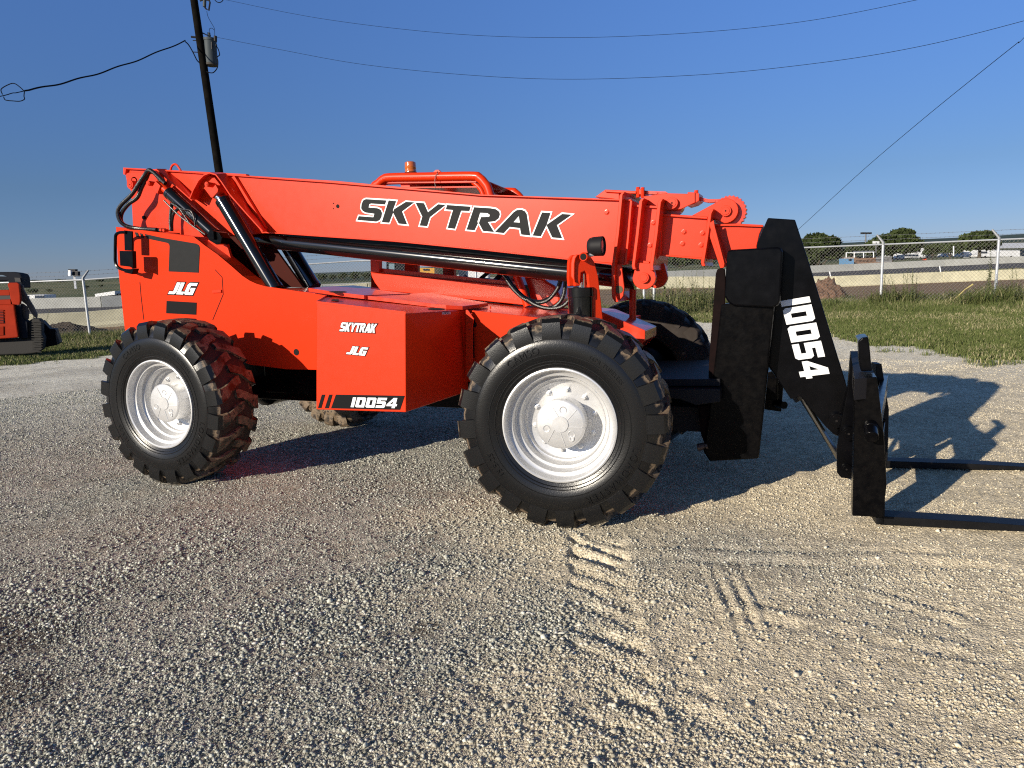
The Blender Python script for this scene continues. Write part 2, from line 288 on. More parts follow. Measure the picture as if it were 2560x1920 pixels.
def ground_mat():
    m, t, b = new_mat('ground_gravel'); N = t.nodes; L = t.links; at = N.new('ShaderNodeAttribute'); at.attribute_name = 'Col'
    b.inputs['Roughness'].default_value = .95; b.inputs['Specular IOR Level'].default_value = .2
    geo = N.new('ShaderNodeNewGeometry')
    def vor(s, feat='F1'):
        v = N.new('ShaderNodeTexVoronoi'); v.inputs['Scale'].default_value = s; v.feature = feat; L.new(geo.outputs['Position'], v.inputs['Vector']); return v
    v1, v2 = vor(75), vor(200)
    cs = N.new('ShaderNodeSeparateColor'); L.new(v1.outputs['Color'], cs.inputs[0]); cs2 = N.new('ShaderNodeSeparateColor'); L.new(v2.outputs['Color'], cs2.inputs[0])
    ad = N.new('ShaderNodeMath'); ad.operation = 'MULTIPLY_ADD'; ad.inputs[1].default_value = .6; L.new(cs.outputs[0], ad.inputs[0])
    m2 = N.new('ShaderNodeMath'); m2.operation = 'MULTIPLY'; m2.inputs[1].default_value = .5; L.new(cs2.outputs[0], m2.inputs[0]); L.new(m2.outputs[0], ad.inputs[2])
    mr = N.new('ShaderNodeMapRange'); mr.inputs[1].default_value = 0; mr.inputs[2].default_value = 1.1; mr.inputs[3].default_value = .50; mr.inputs[4].default_value = 1.55; L.new(ad.outputs[0], mr.inputs[0])
    mx = N.new('ShaderNodeVectorMath'); mx.operation = 'SCALE'; L.new(at.outputs['Color'], mx.inputs[0]); L.new(mr.outputs[0], mx.inputs['Scale'])
    nz = N.new('ShaderNodeTexNoise'); nz.inputs['Scale'].default_value = 7; nz.inputs['Detail'].default_value = 9; nz.inputs['Roughness'].default_value = .82; L.new(geo.outputs['Position'], nz.inputs['Vector'])
    m3 = N.new('ShaderNodeMapRange'); m3.inputs[1].default_value = .32; m3.inputs[2].default_value = .68; m3.inputs[3].default_value = .70; m3.inputs[4].default_value = 1.30; L.new(nz.outputs[0], m3.inputs[0])
    mx2 = N.new('ShaderNodeVectorMath'); mx2.operation = 'SCALE'; L.new(mx.outputs[0], mx2.inputs[0]); L.new(m3.outputs[0], mx2.inputs['Scale']); L.new(mx2.outputs[0], b.inputs['Base Color'])
    b1 = N.new('ShaderNodeBump'); b1.invert = True; b1.inputs['Strength'].default_value = .8; b1.inputs['Distance'].default_value = .008; L.new(v1.outputs['Distance'], b1.inputs['Height'])
    b2 = N.new('ShaderNodeBump'); b2.invert = True; b2.inputs['Strength'].default_value = .9; b2.inputs['Distance'].default_value = .0035; L.new(v2.outputs['Distance'], b2.inputs['Height']); L.new(b1.outputs[0], b2.inputs['Normal'])
    L.new(b2.outputs[0], b.inputs['Normal']); return m
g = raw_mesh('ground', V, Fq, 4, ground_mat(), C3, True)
_me = g.data; tag(g, kind='structure')
# centre cap under the camera is closed by a small fan
fan = np.stack([np.full(na, nr*na), np.arange(na), (np.arange(na)+1) % na], -1)
def ground_at(x, y):
    x = np.asarray(x, float); y = np.asarray(y, float); dx = x-CAM[0]; dy = y-CAM[1]
    a = np.arctan2(dx, dy)-HEAD; a = (a+math.pi) % (2*math.pi)-math.pi; r = np.hypot(dx, dy)
    return ground_z(px_of(a), r*np.cos(np.clip(a, -1.05, 1.05)), x, y), px_of(a), r*np.cos(np.clip(a, -1.05, 1.05))
def gpt(px, d):
    """ground point in the direction of image column px at depth d"""
    a = math.atan((px-1280)/FPX); r = d/math.cos(a); x = CAM[0]+r*math.sin(a+HEAD); y = CAM[1]+r*math.cos(a+HEAD)
    return np.array([x, y, float(ground_at(np.array([x]), np.array([y]))[0][0])])
# ---------------------------------------------------------------- loose stones
def scatter(n, pmin, pmax, a0, a1):
    u = rng.random(n); r = pmin*(pmax/pmin)**u; a = rng.uniform(a0, a1, n)+HEAD
    return CAM[0]+r*np.sin(a), CAM[1]+r*np.cos(a), r
ico = np.array([[1, 0, 0], [-1, 0, 0], [0, 1, 0], [0, -1, 0], [0, 0, 1], [0, 0, -1], [.62, .62, .5], [-.62, .62, .5], [-.62, -.62, .5], [.62, -.62, .5]], float)
icf = np.array([[4, 0, 6], [4, 6, 2], [4, 2, 7], [4, 7, 1], [4, 1, 8], [4, 8, 3], [4, 3, 9], [4, 9, 0], [6, 0, 2], [7, 2, 1], [8, 1, 3], [9, 3, 0], [0, 5, 2], [2, 5, 1], [1, 5, 3], [3, 5, 0]])
def stones(name, n, r0, r1, smin, smax, dens):
    x, y, r = scatter(n, r0, r1, -.72, .72); z, px, d = ground_at(x, y)
    n1 = fbm(x, y, .9, 4); side = sst((x-.72)*.55+(y+1.8)*.10+(n1-.5)*2.2, -.75, .75); n2 = fbm(x, y, 1.7, 3)
    keep = rng.random(n) < dens(side, n2, r); x, y, z, r, side = x[keep], y[keep], z[keep], r[keep], side[keep]; n = len(x)
    s = smin+(smax-smin)*rng.random(n)**3.2; s = s*(.85+.30*(1-side)*sst(fbm(x, y, 1.3, 2), .4, .6))
    s = np.maximum(s, r*.00075)
    sc = s[:, None]*rng.uniform(.6, 1.25, (n, 3))*np.array([1, 1, .72]); vj = ico[None]*rng.uniform(.72, 1.18, (n, 10, 1))*sc[:, None, :]
    a = rng.uniform(0, 6.283, n); ca, sa = np.cos(a)[:, None], np.sin(a)[:, None]; b = rng.normal(0, .4, n); cb, sb = np.cos(b)[:, None], np.sin(b)[:, None]
    X, Y, Z = vj[..., 0], vj[..., 1], vj[..., 2]; X, Z = X*cb-Z*sb, X*sb+Z*cb; X, Y = X*ca-Y*sa, X*sa+Y*ca
    Vv = np.stack([X+x[:, None], Y+y[:, None], Z+z[:, None]+s[:, None]*.22], -1).reshape(-1, 3)
    Ff = (icf[None]+10*np.arange(n)[:, None, None]).reshape(-1, 3)
    t = rng.random(n)[:, None]; gcol = np.array([.33, .335, .29])*(1-t)+np.array([.66, .66, .57])*t; gcol = gcol*rng.choice([.38, .6, .85, 1, 1.18], (n, 1))
    tcol = np.array([.52, .46, .34])*(1-t)+np.array([.76, .70, .56])*t
    hot = (rng.random(n) < .025)[:, None]; col = gcol*(1-side[:, None])+tcol*side[:, None]; col = np.where(hot, [.72, .69, .63], col)
    o = raw_mesh(name, Vv, Ff, 3, STONE, np.repeat(col, 10, 0)); tag(o, kind='stuff'); return o
STONE = vcol_mat('stone', .85, noise=90., spec=.25)
stones('gravel', 470000, 1.9, 13, .0024, .0108, lambda sd, n, r: np.clip((1-sd)*(.50+.42*sst(n, .34, .64))+sd*(.10+.50*sst(n, .48, .66)), 0, 1))
stones('coarse_gravel', 4200, 2.0, 20, .010, .019, lambda sd, n, r: (1-sd)*.9*sst(n, .4, .6)+sd*.35)
# ================================================================ TELEHANDLER
TH = thing('telehandler', 'large orange telescopic handler with black head and forks parked on gravel', 'telehandler')
WR, TW, WC = .6645, .455, 2.683
AXR = -3.3215
def place(mb, ax, s, steer):
    """wheel local frame (axis Y, outer face y=0, inward +y) -> world"""
    out = []
    for v in mb.v:
        X, Y = v[0], v[1]-TW/2
        x = X*math.cos(steer)-s*Y*math.sin(steer)+ax; y = X*math.sin(steer)+s*Y*math.cos(steer)
        yc = TW/2 if s > 0 else WC-TW/2
        out.append((x, y+yc, v[2]+WR-.012))
    mb.v = out; return mb
def text_polys(txt, size=1., shear=0., font=None, offset=0., spacing=1.):
    cu = bpy.data.curves.new('t', 'FONT'); cu.body = txt; cu.size = size; cu.shear = shear; cu.offset = offset; cu.space_character = spacing; cu.resolution_u = 3
    o = bpy.data.objects.new('t', cu); scene.collection.objects.link(o); bpy.context.view_layer.update()
    me = bpy.data.meshes.new_from_object(o.evaluated_get(bpy.context.evaluated_depsgraph_get()))
    vs = [tuple(v.co) for v in me.vertices]; fs = [tuple(p.vertices) for p in me.polygons]
    bpy.data.objects.remove(o); bpy.data.curves.remove(cu); bpy.data.meshes.remove(me); return vs, fs
SIDE_PROF = [(.350, .046), (.362, .032), (.38, .026), (.385, .020), (.41, .010), (.45, .002), (.50, .002), (.528, .008), (.55, .018), (.59, .030), (.62, .054), (.637, .11), (.640, TW/2)]
def side_y(r): return float(np.interp(r, [p[0] for p in SIDE_PROF], [p[1] for p in SIDE_PROF]))
def make_wheel(ax, s, steer, label, brown=0., phase=0.):
    rng2 = random.Random(int(abs(ax)*100)+s*7+50)
    tw = MB()
    prof = [(.335, .09)]+SIDE_PROF+[(r, TW-y) for r, y in SIDE_PROF[-2::-1]]+[(.335, TW-.09)]
    tw.lathe(prof, n=96)
    dirt = [(.0 if math.hypot(v[0], v[2]) < .56 else (.28 if math.hypot(v[0], v[2]) < .62 else .62)) for v in tw.v]
    nl = 20
    for side in (0, 1):
        for i in range(nl):
            th0 = 2*math.pi*(i+(.5 if side else 0))/nl+phase
            # stations: (y across, r_top, r_base, angular shift, half width m)
            st = [(.008, .531, .515, 0, .058), (.006, .575, .54, 0, .057), (.014, .632, .575, .0, .055), (.044, .658, .60, .008, .054), (.105, WR, .60, .045, .046), (.165, WR, .60, .115, .034), (.225, WR-.002, .60, .155, .036), (.262, WR-.004, .60, .165, .030)]
            vs = []; dd = []
            jit = rng2.uniform(-.006, .006)
            for (y, rt, rb, da, hw) in st:
                for r_, k in ((rb, -1.18), (rt, -1), (rt, 1), (rb, 1.18)):
                    a = th0+(da+jit)*(1 if side == 0 else 1)+k*hw/rt
                    yy = y if side == 0 else TW-y
                    if r_ == rb and y < .03: yy += .012*(1 if side == 0 else -1)
                    vs.append((r_*math.cos(a), yy, r_*math.sin(a))); dd.append((.0 if y < .03 else .40) if r_ == rt else (.15 if y < .03 else .62))
            m = len(st); fs = []
            for j in range(m-1):
                for k in range(3): fs.append((j*4+k, j*4+k+1, (j+1)*4+k+1, (j+1)*4+k))
            fs += [(0, 1, 2, 3), ((m-1)*4+3, (m-1)*4+2, (m-1)*4+1, (m-1)*4)]
            tw.add(vs, fs); dirt += dd
    # raised ring line and lettering on the outer side wall
    for rr_ in (.532, .44, .40): tw.lathe([(rr_-.003, side_y(rr_)+.002), (rr_-.002, side_y(rr_)-.003), (rr_+.002, side_y(rr_)-.003), (rr_+.003, side_y(rr_)+.002)], n=96)
    dirt += [0.]*(len(tw.v)-len(dirt))
    def letters(txt, a_mid, rmid, size, spacing=1.1):
        vs, fs = text_polys(txt, size, spacing=spacing)
        if not vs: return
        w_ = max(v[0] for v in vs); o_ = []
        for v in vs:
            a = math.pi/2-(v[0]-w_/2)/rmid
            a += math.radians(a_mid); r = rmid+v[1]-size*.35; o_.append((r*math.cos(a), side_y(r)-.007, r*math.sin(a)))
        n0 = len(vs); fs2 = list(fs)
        tw.add(o_, fs2)
        dirt.extend([.12]*n0)
    if s > 0:
        letters('CAMSO', 26, .478, .062); letters('15.5-25', 122, .478, .05); letters('LOADMASTER', 228, .485, .064, 1.25)
        letters('16PR TUBELESS', -40, .47, .035, 1.1)
    else: letters('LOADMASTER', -20, .485, .064, 1.25)
    if brown: dirt = [max(d_, brown) for d_ in dirt]
    place(tw, ax, s, steer); me = bpy.data.meshes.new('tyre'); me.from_pydata(tw.v, [], tw.f); me.materials.append(TYRE)
    a_ = me.attributes.new('dirt', 'FLOAT', 'POINT'); a_.data.foreach_set('value', np.array(dirt, np.float32))
    bm = bmesh.new(); bm.from_mesh(me); bmesh.ops.recalc_face_normals(bm, faces=bm.faces); bm.to_mesh(me); bm.free()
    for i_, p in enumerate(me.polygons): p.use_smooth = True
    me.set_sharp_from_angle(angle=math.radians(28)); tyre = bpy.data.objects.new('tyre', me); scene.collection.objects.link(tyre)
    rm = MB(); rm.lathe([(.340, .06), (.352, .045), (.359, .034), (.356, .025), (.348, .023), (.341, .028), (.337, .048), (.330, .072), (.322, .078), (.306, .080), (.301, .090), (.298, .125), (.292, .132), (.276, .135), (.270, .146), (.267, .186), (.260, .193), (.252, .195), (.248, .222), (.240, .227), (.10, .228)], n=96)
    rm.lathe([(.34, .40), (.30, .36), (.29, .22)], n=64)
    wheel = place(rm, ax, s, steer).build('wheel', SILVER if s > 0 else BLACK_W, TH)
    tag(wheel, label); tyre.parent = wheel
    hb = MB(); hb.lathe([(.148, .226), (.148, .10), (.156, .098), (.156, .086), (.148, .080), (.140, .077), (.0001, .077)], n=48)
    hb.lathe([(.052, .077), (.050, .071), (.0001, .071)], n=24)
    for k in range(3):
        a = math.radians(60+120*k+18); c = (.092*math.cos(a), .077, .092*math.sin(a)); hb.lathe([(.024, .0), (.022, -.004), (.017, -.003), (.014, .006), (.009, .009), (.0001, .001)], c, 20)
        for da in (-24, 24):
            a2 = a+math.radians(da+60); p0 = (.052*math.cos(a2-.2), .076, .052*math.sin(a2-.2)); p1 = (.139*math.cos(a2), .076, .139*math.sin(a2)); hb.beam(p0, p1, .0035, .004, (0, 1, 0))
    a = math.radians(-52); hb.lathe([(.017, .0), (.017, -.006), (.010, -.006), (.009, -.001), (.0001, -.001)], (.112*math.cos(a), .077, .112*math.sin(a)), 16)
    place(hb, ax, s, steer).build('hub_cap', SILVER if s > 0 else BLACK_W, wheel)
    for k in range(10):
        a = math.radians(36*k+12); c = (.195*math.cos(a), .226, .195*math.sin(a)); nb = MB(); nb.lathe([(.020, 0), (.020, -.004), (.015, -.005), (.015, -.016), (.009, -.017), (.008, -.030), (.0001, -.030)], c, 6, sm=False)
        place(nb, ax, s, steer).build('wheel_nut', SILVER if s > 0 else BLACK_W, wheel)
    if s > 0:
        vb = MB(); a = math.radians(42); vb.tube([(.285*math.cos(a), .18, .285*math.sin(a)), (.295*math.cos(a), .13, .295*math.sin(a))], .006, 6)
        place(vb, ax, s, steer).build('valve', CHROME, wheel)
    return wheel
make_wheel(0, 1, .1257, 'front wheel nearest the camera with silver rim', phase=.05)
make_wheel(AXR, 1, 0, 'rear wheel nearest the camera with silver rim', phase=.12)
make_wheel(0, -1, .1257, 'front wheel on the far side with brown dusty side wall', brown=.62, phase=.2)
make_wheel(AXR, -1, 0, 'rear wheel on the far side seen under the tank', brown=.42)
def part(mb, name, m, parent=TH, bevel=.003, label=None, **k):
    o = mb.build(name, m, parent, bevel, **k)
    if label: o['label'] = label
    return o
# ---- boom, main section
YB, YF = 1.05, 1.47
b = MB(); A = lambda p: cr('A', p); D = lambda p: cr('D', p); B_ = lambda p: cr('B', p)
b.prism(A([(258, 152), (1380, 215), (2212, 270)])+B_([(1400, 396)])+D([(614, 292), (728, 300), (690, 640), (664, 888)])+B_([(2212, 990), (1000, 860), (0, 783)])+A([(1560, 748), (1200, 775), (1050, 690), (700, 430), (540, 330), (380, 330), (290, 300)]), YB, YF)
boom = part(b, 'boom', ORANGE, bevel=.004)
f = MB()   # flanges top and bottom, standing proud of the web
f.prism(A([(250, 143), (1384, 203), (1384, 217), (2212, 266)])+B_([(1400, 390)])+D([(614, 287), (730, 289), (730, 302), (614, 300)])+B_([(1400, 403), (0, 283)])+A([(1290, 222), (560, 172), (275, 158), (268, 210), (250, 205)]), YB-.03, YB+.01)
f.prism(A([(1560, 735), (2212, 782)])+B_([(600, 812), (1400, 890)])+D([(0, 815), (560, 880), (664, 882), (664, 895), (550, 893), (0, 830)])+B_([(1400, 905), (600, 826), (0, 786)])+A([(1700, 755), (1560, 748)]), YB-.03, YB+.01)
part(f, 'boom_flange', ORANGE, boom, .002)
# rear bracket ribs
def strip(near, yn, att, ya, th=.012):
    n = MB(); a = [onY(x, y, yn) for x, y in near]; c = [onY(x, y, ya) for x, y in att]; k = 0
    vs = []; fs = []
    for i in range(len(a)):
        o_ = np.array([0, 0, 0.]); t = (a[min(i+1, len(a)-1)]-a[max(i-1, 0)]); t[1] = 0; t /= np.linalg.norm(t); nn = np.array([t[2], 0, -t[0]])*th
        vs += [a[i], c[i], c[i]-nn, a[i]-nn]
    for i in range(len(a)-1):
        for k in range(4): fs.append((i*4+k, i*4+(k+1) % 4, (i+1)*4+(k+1) % 4, (i+1)*4+k))
    fs += [(0, 1, 2, 3), tuple(len(vs)-4+j for j in (3, 2, 1, 0))]
    return n.add(vs, fs)
r1 = strip(A([(548, 163), (700, 292), (880, 452)]), .93, A([(640, 165), (760, 272), (925, 440)]), YB)
part(r1, 'boom_rib', ORANGE, boom, .002)
arc = [(866, 432), (900, 350), (945, 268), (995, 218), (1045, 199), (1100, 215), (1150, 280), (1230, 400), (1380, 570), (1532, 738)]
att = [(960, 440), (985, 380), (1030, 300), (1080, 240), (1140, 200), (1215, 205), (1260, 270), (1330, 390), (1450, 560), (1580, 735)]
part(strip(A(arc), .90, A(att), YB), 'boom_rib', ORANGE, boom, .002)
p = MB(); p.prism(A([(930, 345), (960, 285), (1005, 238), (1045, 218), (1090, 235), (1140, 300), (1210, 420), (1250, 520), (1170, 470), (1120, 420), (1060, 420), (1000, 340)]), .96, .985)
part(p, 'bracket_plate', ORANGE, boom, .002)
p = MB(); p.prism(A([(1255, 225), (1275, 222), (1565, 700), (1550, 735)]), YB-.035, YB+.005)
part(p, 'boom_rib', ORANGE, boom, .002)
def boss(px, py, r, y0, y1, name='pin', m=ORANGE, par=boom, hole=True):
    c = onY(px, py, y0); q = MB(); q.disc(c, r, y0, y1, 24); q.disc(c, r*.72, y0-.004, y0, 24)
    o = part(q, name, m, par, .0015)
    if hole: h = MB(); h.disc(onY(px, py, y0-.004), r*.16, y0-.0055, y0-.003, 10); part(h, 'grease_hole', HOLE, o, 0)
    return o
def Ap(k, x, y): return cr(k, [(x, y)])[0]
boss(*Ap('A', 312, 300), .040, .93, 1.1); boss(*Ap('A', 352, 272), .045, .99, 1.1, hole=False)
boss(*Ap('A', 478, 287), .022, .86, .98); boss(*Ap('A', 1017, 297), .022, .87, .98)
hk = MB(); hk.tube(smooth([onY(*Ap('A', *q), 1.25) for q in [(688, 165), (700, 130), (725, 113), (750, 125), (782, 172)]]), .010, 8); part(hk, 'lifting_eye', ORANGE, boom, 0)
# black cylinders
def cyl(name, a, b_, r, m=BLACK_C, par=TH, ends=True, n=28):
    a, b_ = np.array(a), np.array(b_); q = MB(); q.tube([a, b_], r, n)
    if ends:
        t = (b_-a)/np.linalg.norm(b_-a); q.tube([a-t*.004, a+t*.03], r*1.06, n); q.tube([b_-t*.03, b_+t*.004], r*1.06, n)
    return part(q, name, m, par, .002)
la, lb = onY(*Ap('A', 1172, 448), .93), onY(*Ap('A', 1660, 1265), .93)
lc = cyl('lift_cylinder', la, lb, .066); lc['label'] = 'near lift cylinder with bright highlight'
dY = np.array([0, .50, 0]); lc2 = cyl('lift_cylinder', la+dY, lb+dY, .074); lc2['label'] = 'far lift cylinder behind the boom'
rod = MB(); rod.tube([onY(*Ap('A', 1105, 395), .93), la], .034, 16); part(rod, 'rod', CHROME, lc, 0)
rb = MB(); rb.prism(A([(1035, 375), (1100, 300), (1125, 345), (1120, 370), (1070, 425)]), .885, .965); part(rb, 'rod_end', ORANGE, lc, .003)
sa, sb = onY(*Ap('S', 790, 455), .93), onY(*Ap('S', 1430, 1035), .93)
sc = cyl('compensating_cylinder', sa, sb, .054)
rb = MB(); rb.prism(cr('S', [(545, 395), (600, 290), (668, 355), (625, 470)]), .885, .965); rb.tube([onY(*Ap('S', 630, 320), .93), sa], .032, 14); part(rb, 'rod_end', ORANGE, sc, .003)
vb = MB(); vb.prism(cr('S', [(1310, 1050), (1350, 960), (1470, 1000), (1520, 1080), (1500, 1160), (1440, 1170), (1340, 1110)]), .86, .97); vb.prism(cr('S', [(1330, 990), (1400, 980), (1410, 1100), (1350, 1090)]), .835, .87)
part(vb, 'valve_block', BLACK_W, sc, .004)
# small pipes on the compensating cylinder
pp = MB()
for pts in ([(805, 600), (900, 640), (980, 740), (1060, 860)], [(830, 600), (960, 680), (1080, 700), (1130, 790), (1150, 910)], [(720, 560), (900, 740), (1100, 900), (1290, 1030)]):
    pp.tube(smooth([onY(*Ap('S', *q), .86) for q in pts]), .0075, 8)
part(pp, 'pipe', HOSE, sc, 0)
# frame tower
t = MB(); t.prism(A([(278, 200), (300, 190), (545, 178), (640, 420), (1005, 792), (1015, 840), (345, 760), (330, 480), (322, 360), (285, 300)]), .99, 1.03)
t.prism(A([(278, 200), (300, 190), (545, 178), (640, 420), (1005, 792), (1015, 840), (345, 760), (330, 480), (322, 360), (285, 300)]), 1.49, 1.53)
part(t, 'frame_tower', ORANGE)
t = MB(); t.prism(A([(600, 420), (1000, 640), (1500, 752), (1640, 880), (1905, 1246), (900, 1246), (620, 700)]), 1.30, 1.33); t.prism(A([(1100, 760), (1480, 900), (1640, 1246), (1000, 1246)]), 1.47, 1.50); part(t, 'inner_frame', mat('shaded_frame', (.05, .006, .003), .6, spec=.1))  # orange darkened to maroon, the frame's inner shade put into the colour
t = MB(); t.prism(A([(1115, 738), (1150, 735), (1190, 800), (1252, 1012), (1245, 1100), (1080, 900), (1000, 840), (1080, 770)]), .96, .99); part(t, 'tower_lug', ORANGE)
q = MB(); q.disc(onY(*Ap('A', 443, 605), .985), .017, .975, .995, 16); part(q, 'bolt', BLACK_W, TH, 0)
# hoses at the rear
def hose(k, pts, Y, r, name='hose', par=TH, m=HOSE):
    ys = Y if isinstance(Y, (list, tuple)) else [Y]*len(pts)
    h = MB(); h.tube(smooth([onY(*Ap(k, *q), yy) for q, yy in zip(pts, ys)]), r, 10); return part(h, name, m, par, 0)
hose('A', [(640, 290), (520, 180), (480, 172), (450, 210), (395, 290), (330, 390), (230, 490), (200, 560), (225, 640), (290, 685), (400, 705), (560, 715)], [.86, .86, .86, .86, .84, .82, .80, .79, .79, .82, .86, .86], .018)
hose('A', [(600, 270), (540, 195), (490, 190), (465, 240), (420, 330), (380, 420), (300, 480), (240, 560), (235, 640), (300, 695), (430, 712), (640, 722)], [.9, .9, .9, .89, .87, .85, .83, .82, .83, .85, .88, .88], .018)
hose('A', [(700, 480), (690, 560), (685, 640), (692, 730)], .90, .015); hose('A', [(760, 520), (715, 570), (700, 640), (700, 730)], .91, .014)
q = MB()
for c in ((600, 718), (628, 722)): q.disc(onY(*Ap('A', *c), .84), .013, .83, .88, 10)
part(q, 'hose_fitting', ORANGE, TH, 0)
# body side
YS = .85
hb = MB()
curve = A([(182, 690), (900, 780), (1000, 860), (1120, 945), (1240, 1045), (1350, 1142), (1415, 1185), (1480, 1215), (1560, 1238), (1640, 1250), (2120, 1322)])
side = curve+B_([(700, 1398), (1262, 1452), (2050, 1540)])+[(1420, 812), (1420, 1000), (1250, 960)]+cr('C', [(1940, 582), (1680, 576), (1360, 536), (1200, 480), (1000, 330), (700, 230), (400, 230), (265, 300)])+A([(270, 1690), (205, 1095)])
hb.prism(side, YS, YS+.02)
ORANGE_B = mat('orange_side_paint', (.70, .036, .004), .45, coat=.05, spec=.10, var=.02, vscale=1.4, rvar=.02, bump=.015, bscale=6)
body = part(hb, 'body_side', ORANGE_B, bevel=.004)
# rim of the side plate, turned inward
a = [onY(x, y, YS) for x, y in curve[:10]]
q = MB(); vs = []; fs = []
for i, c in enumerate(a): vs += [c, (c[0], YS+.16, c[2]), (c[0], YS+.16, c[2]-.012), (c[0], YS+.002, c[2]-.012)]
for i in range(len(a)-1):
    for k in range(4): fs.append((i*4+k, i*4+(k+1) % 4, (i+1)*4+(k+1) % 4, (i+1)*4+k))
q.add(vs, fs); part(q, 'hood_rim', ORANGE, body, 0)
# rear body block, unseen behind the side plate, added solid to cast shadow
q = MB(); q.prism3([(-4.60, YS+.02, 2.10), (-4.62, YS+.02, .95), (-2.85, YS+.02, .95), (-2.85, YS+.02, 1.35), (-3.55, YS+.02, 1.55), (-3.9, YS+.02, 1.98)], [(-4.60, 1.86, 2.10), (-4.62, 1.86, .95), (-2.85, 1.86, .95), (-2.85, 1.86, 1.35), (-3.55, 1.86, 1.55), (-3.9, 1.86, 1.98)])
part(q, 'rear_body_block', ORANGE, bevel=.02)
def decal_px(name, k, polys, Y, m, par, th=.0025, dz=.0015):
    q = MB()
    for pl in polys: q.prism(cr(k, pl), Y-dz-th, Y-dz)
    return part(q, name, m, par, 0)
# hood decals: black band
decal_px('stripe', 'S', [[(312, 998), (352, 1004), (382, 1072), (335, 1062)], [(385, 1010), (420, 1022), (440, 1082), (405, 1078)], [(450, 1022), (700, 1078), (1160, 1155), (1195, 1175), (1212, 1210), (1195, 1558), (782, 1540), (795, 1190), (785, 1160), (760, 1145), (480, 1085)]], YS, DECAL_G, body)
decal_px('stripe', 'A', [[(650, 1372), (926, 1388), (922, 1500), (646, 1486)]], YS, DECAL_K, body)
# door seams: thin strips laid on, the gap's shade put into their dark colour
def line_px(k, pts, Y, w_, m=HOLE, name='seam', par=None):
    q = MB(); ps = [onY(*Ap(k, *c), Y-.0015) for c in pts]
    for i in range(len(ps)-1): q.beam(ps[i], ps[i+1], w_, .003, (0, 1, 0))
    return part(q, name, m, par or body, 0)
line_px('A', [(404, 1200), (415, 1330), (440, 1545)], YS, .006); line_px('A', [(1098, 1085), (1162, 1155), (1172, 1312), (1075, 1548)], YS, .005)
q = MB(); q.prism(A([(1068, 1272), (1150, 1268), (1152, 1296), (1070, 1300)]), YS-.012, YS); part(q, 'latch', ORANGE, body, .002)
q = MB(); q.disc(onY(*Ap('C', 1768, 425), YS-.001), .028, YS-.003, YS+.001, 20); part(q, 'port_hole', HOLE, body, 0)
# JLG logo and model number glyphs -------------------------------------------------
GL = {'J': ([[(0, 0), (0, 1.6), (2.6, 1.6), (2.6, 7), (5, 7), (5, 1), (4, 0)]], 5.4), 'L': ([[(0, 0), (0, 7), (2.4, 7), (2.4, 1.7), (4.6, 1.7), (4.6, 0)]], 4.9),
      'G': ([[(1, 0), (0, 1), (0, 6), (1, 7), (6, 7), (6, 5.3), (2.4, 5.3), (2.4, 1.7), (3.6, 1.7), (3.6, 2.6), (2.9, 2.6), (2.9, 4.1), (6, 4.1), (6, 0)]], 6.4),
      '1': ([[(0, 0), (0, 7), (2, 7), (2, 0)]], 2.7),
      '0': ([[(.7, 0), (0, .7), (0, 7), (4.8, 7), (5.5, 6.3), (5.5, 0)], [(2, 1.7), (3.5, 1.7), (3.5, 5.3), (2, 5.3)]], 6.2),
      '5': ([[(0, 0), (0, 1.7), (3.4, 1.7), (3.4, 2.9), (0, 2.9), (0, 7), (5.4, 7), (5.4, 5.3), (2, 5.3), (2, 4.5), (4.7, 4.5), (5.4, 3.8), (5.4, .7), (4.7, 0)]], 6.1),
      '4': ([[(3.3, 0), (3.3, 1.3), (0, 1.3), (0, 2.6), (3.1, 7), (5.2, 7), (5.2, 2.8), (6, 2.8), (6, 1.3), (5.2, 1.3), (5.2, 0)], [(1.8, 2.8), (3.3, 2.8), (3.3, 4.8)]], 6.2),
      'S': ([[(0, 0), (0, 1.5), (3.2, 1.5), (3.2, 2.7), (1, 2.7), (0, 3.6), (0, 6), (1, 7), (5.2, 7), (5.2, 5.5), (2, 5.5), (2, 4.3), (4.2, 4.3), (5.2, 3.4), (5.2, 1), (4.2, 0)]], 5.6),
      'K': ([[(0, 0), (0, 7), (2, 7), (2, 4.2), (3.6, 7), (5.8, 7), (3.9, 3.7), (5.6, 0), (3.5, 0), (2, 3.2), (2, 0)]], 5.8),
      'Y': ([[(1.7, 0), (1.7, 2.8), (0, 7), (2, 7), (2.8, 4.4), (3.7, 7), (5.6, 7), (3.7, 2.8), (3.7, 0)]], 5.4),
      'T': ([[(1.5, 0), (1.5, 5.4), (0, 5.4), (0, 7), (5, 7), (5, 5.4), (3.5, 5.4), (3.5, 0)]], 5.2),
      'R': ([[(0, 0), (0, 7), (4.2, 7), (5.3, 6), (5.3, 3.9), (4.4, 3), (5.5, 0), (3.4, 0), (2.5, 2.8), (2, 2.8), (2, 0)], [(2, 4.2), (3.3, 4.2), (3.3, 5.5), (2, 5.5)]], 5.7),
      'A': ([[(0, 0), (1.6, 6.2), (2.4, 7), (3.8, 7), (4.6, 6.2), (5.6, 0), (3.6, 0), (3.4, 1.5), (2.2, 1.5), (2, 0)], [(2.4, 3), (3.2, 3), (2.9, 5)]], 5.8)}
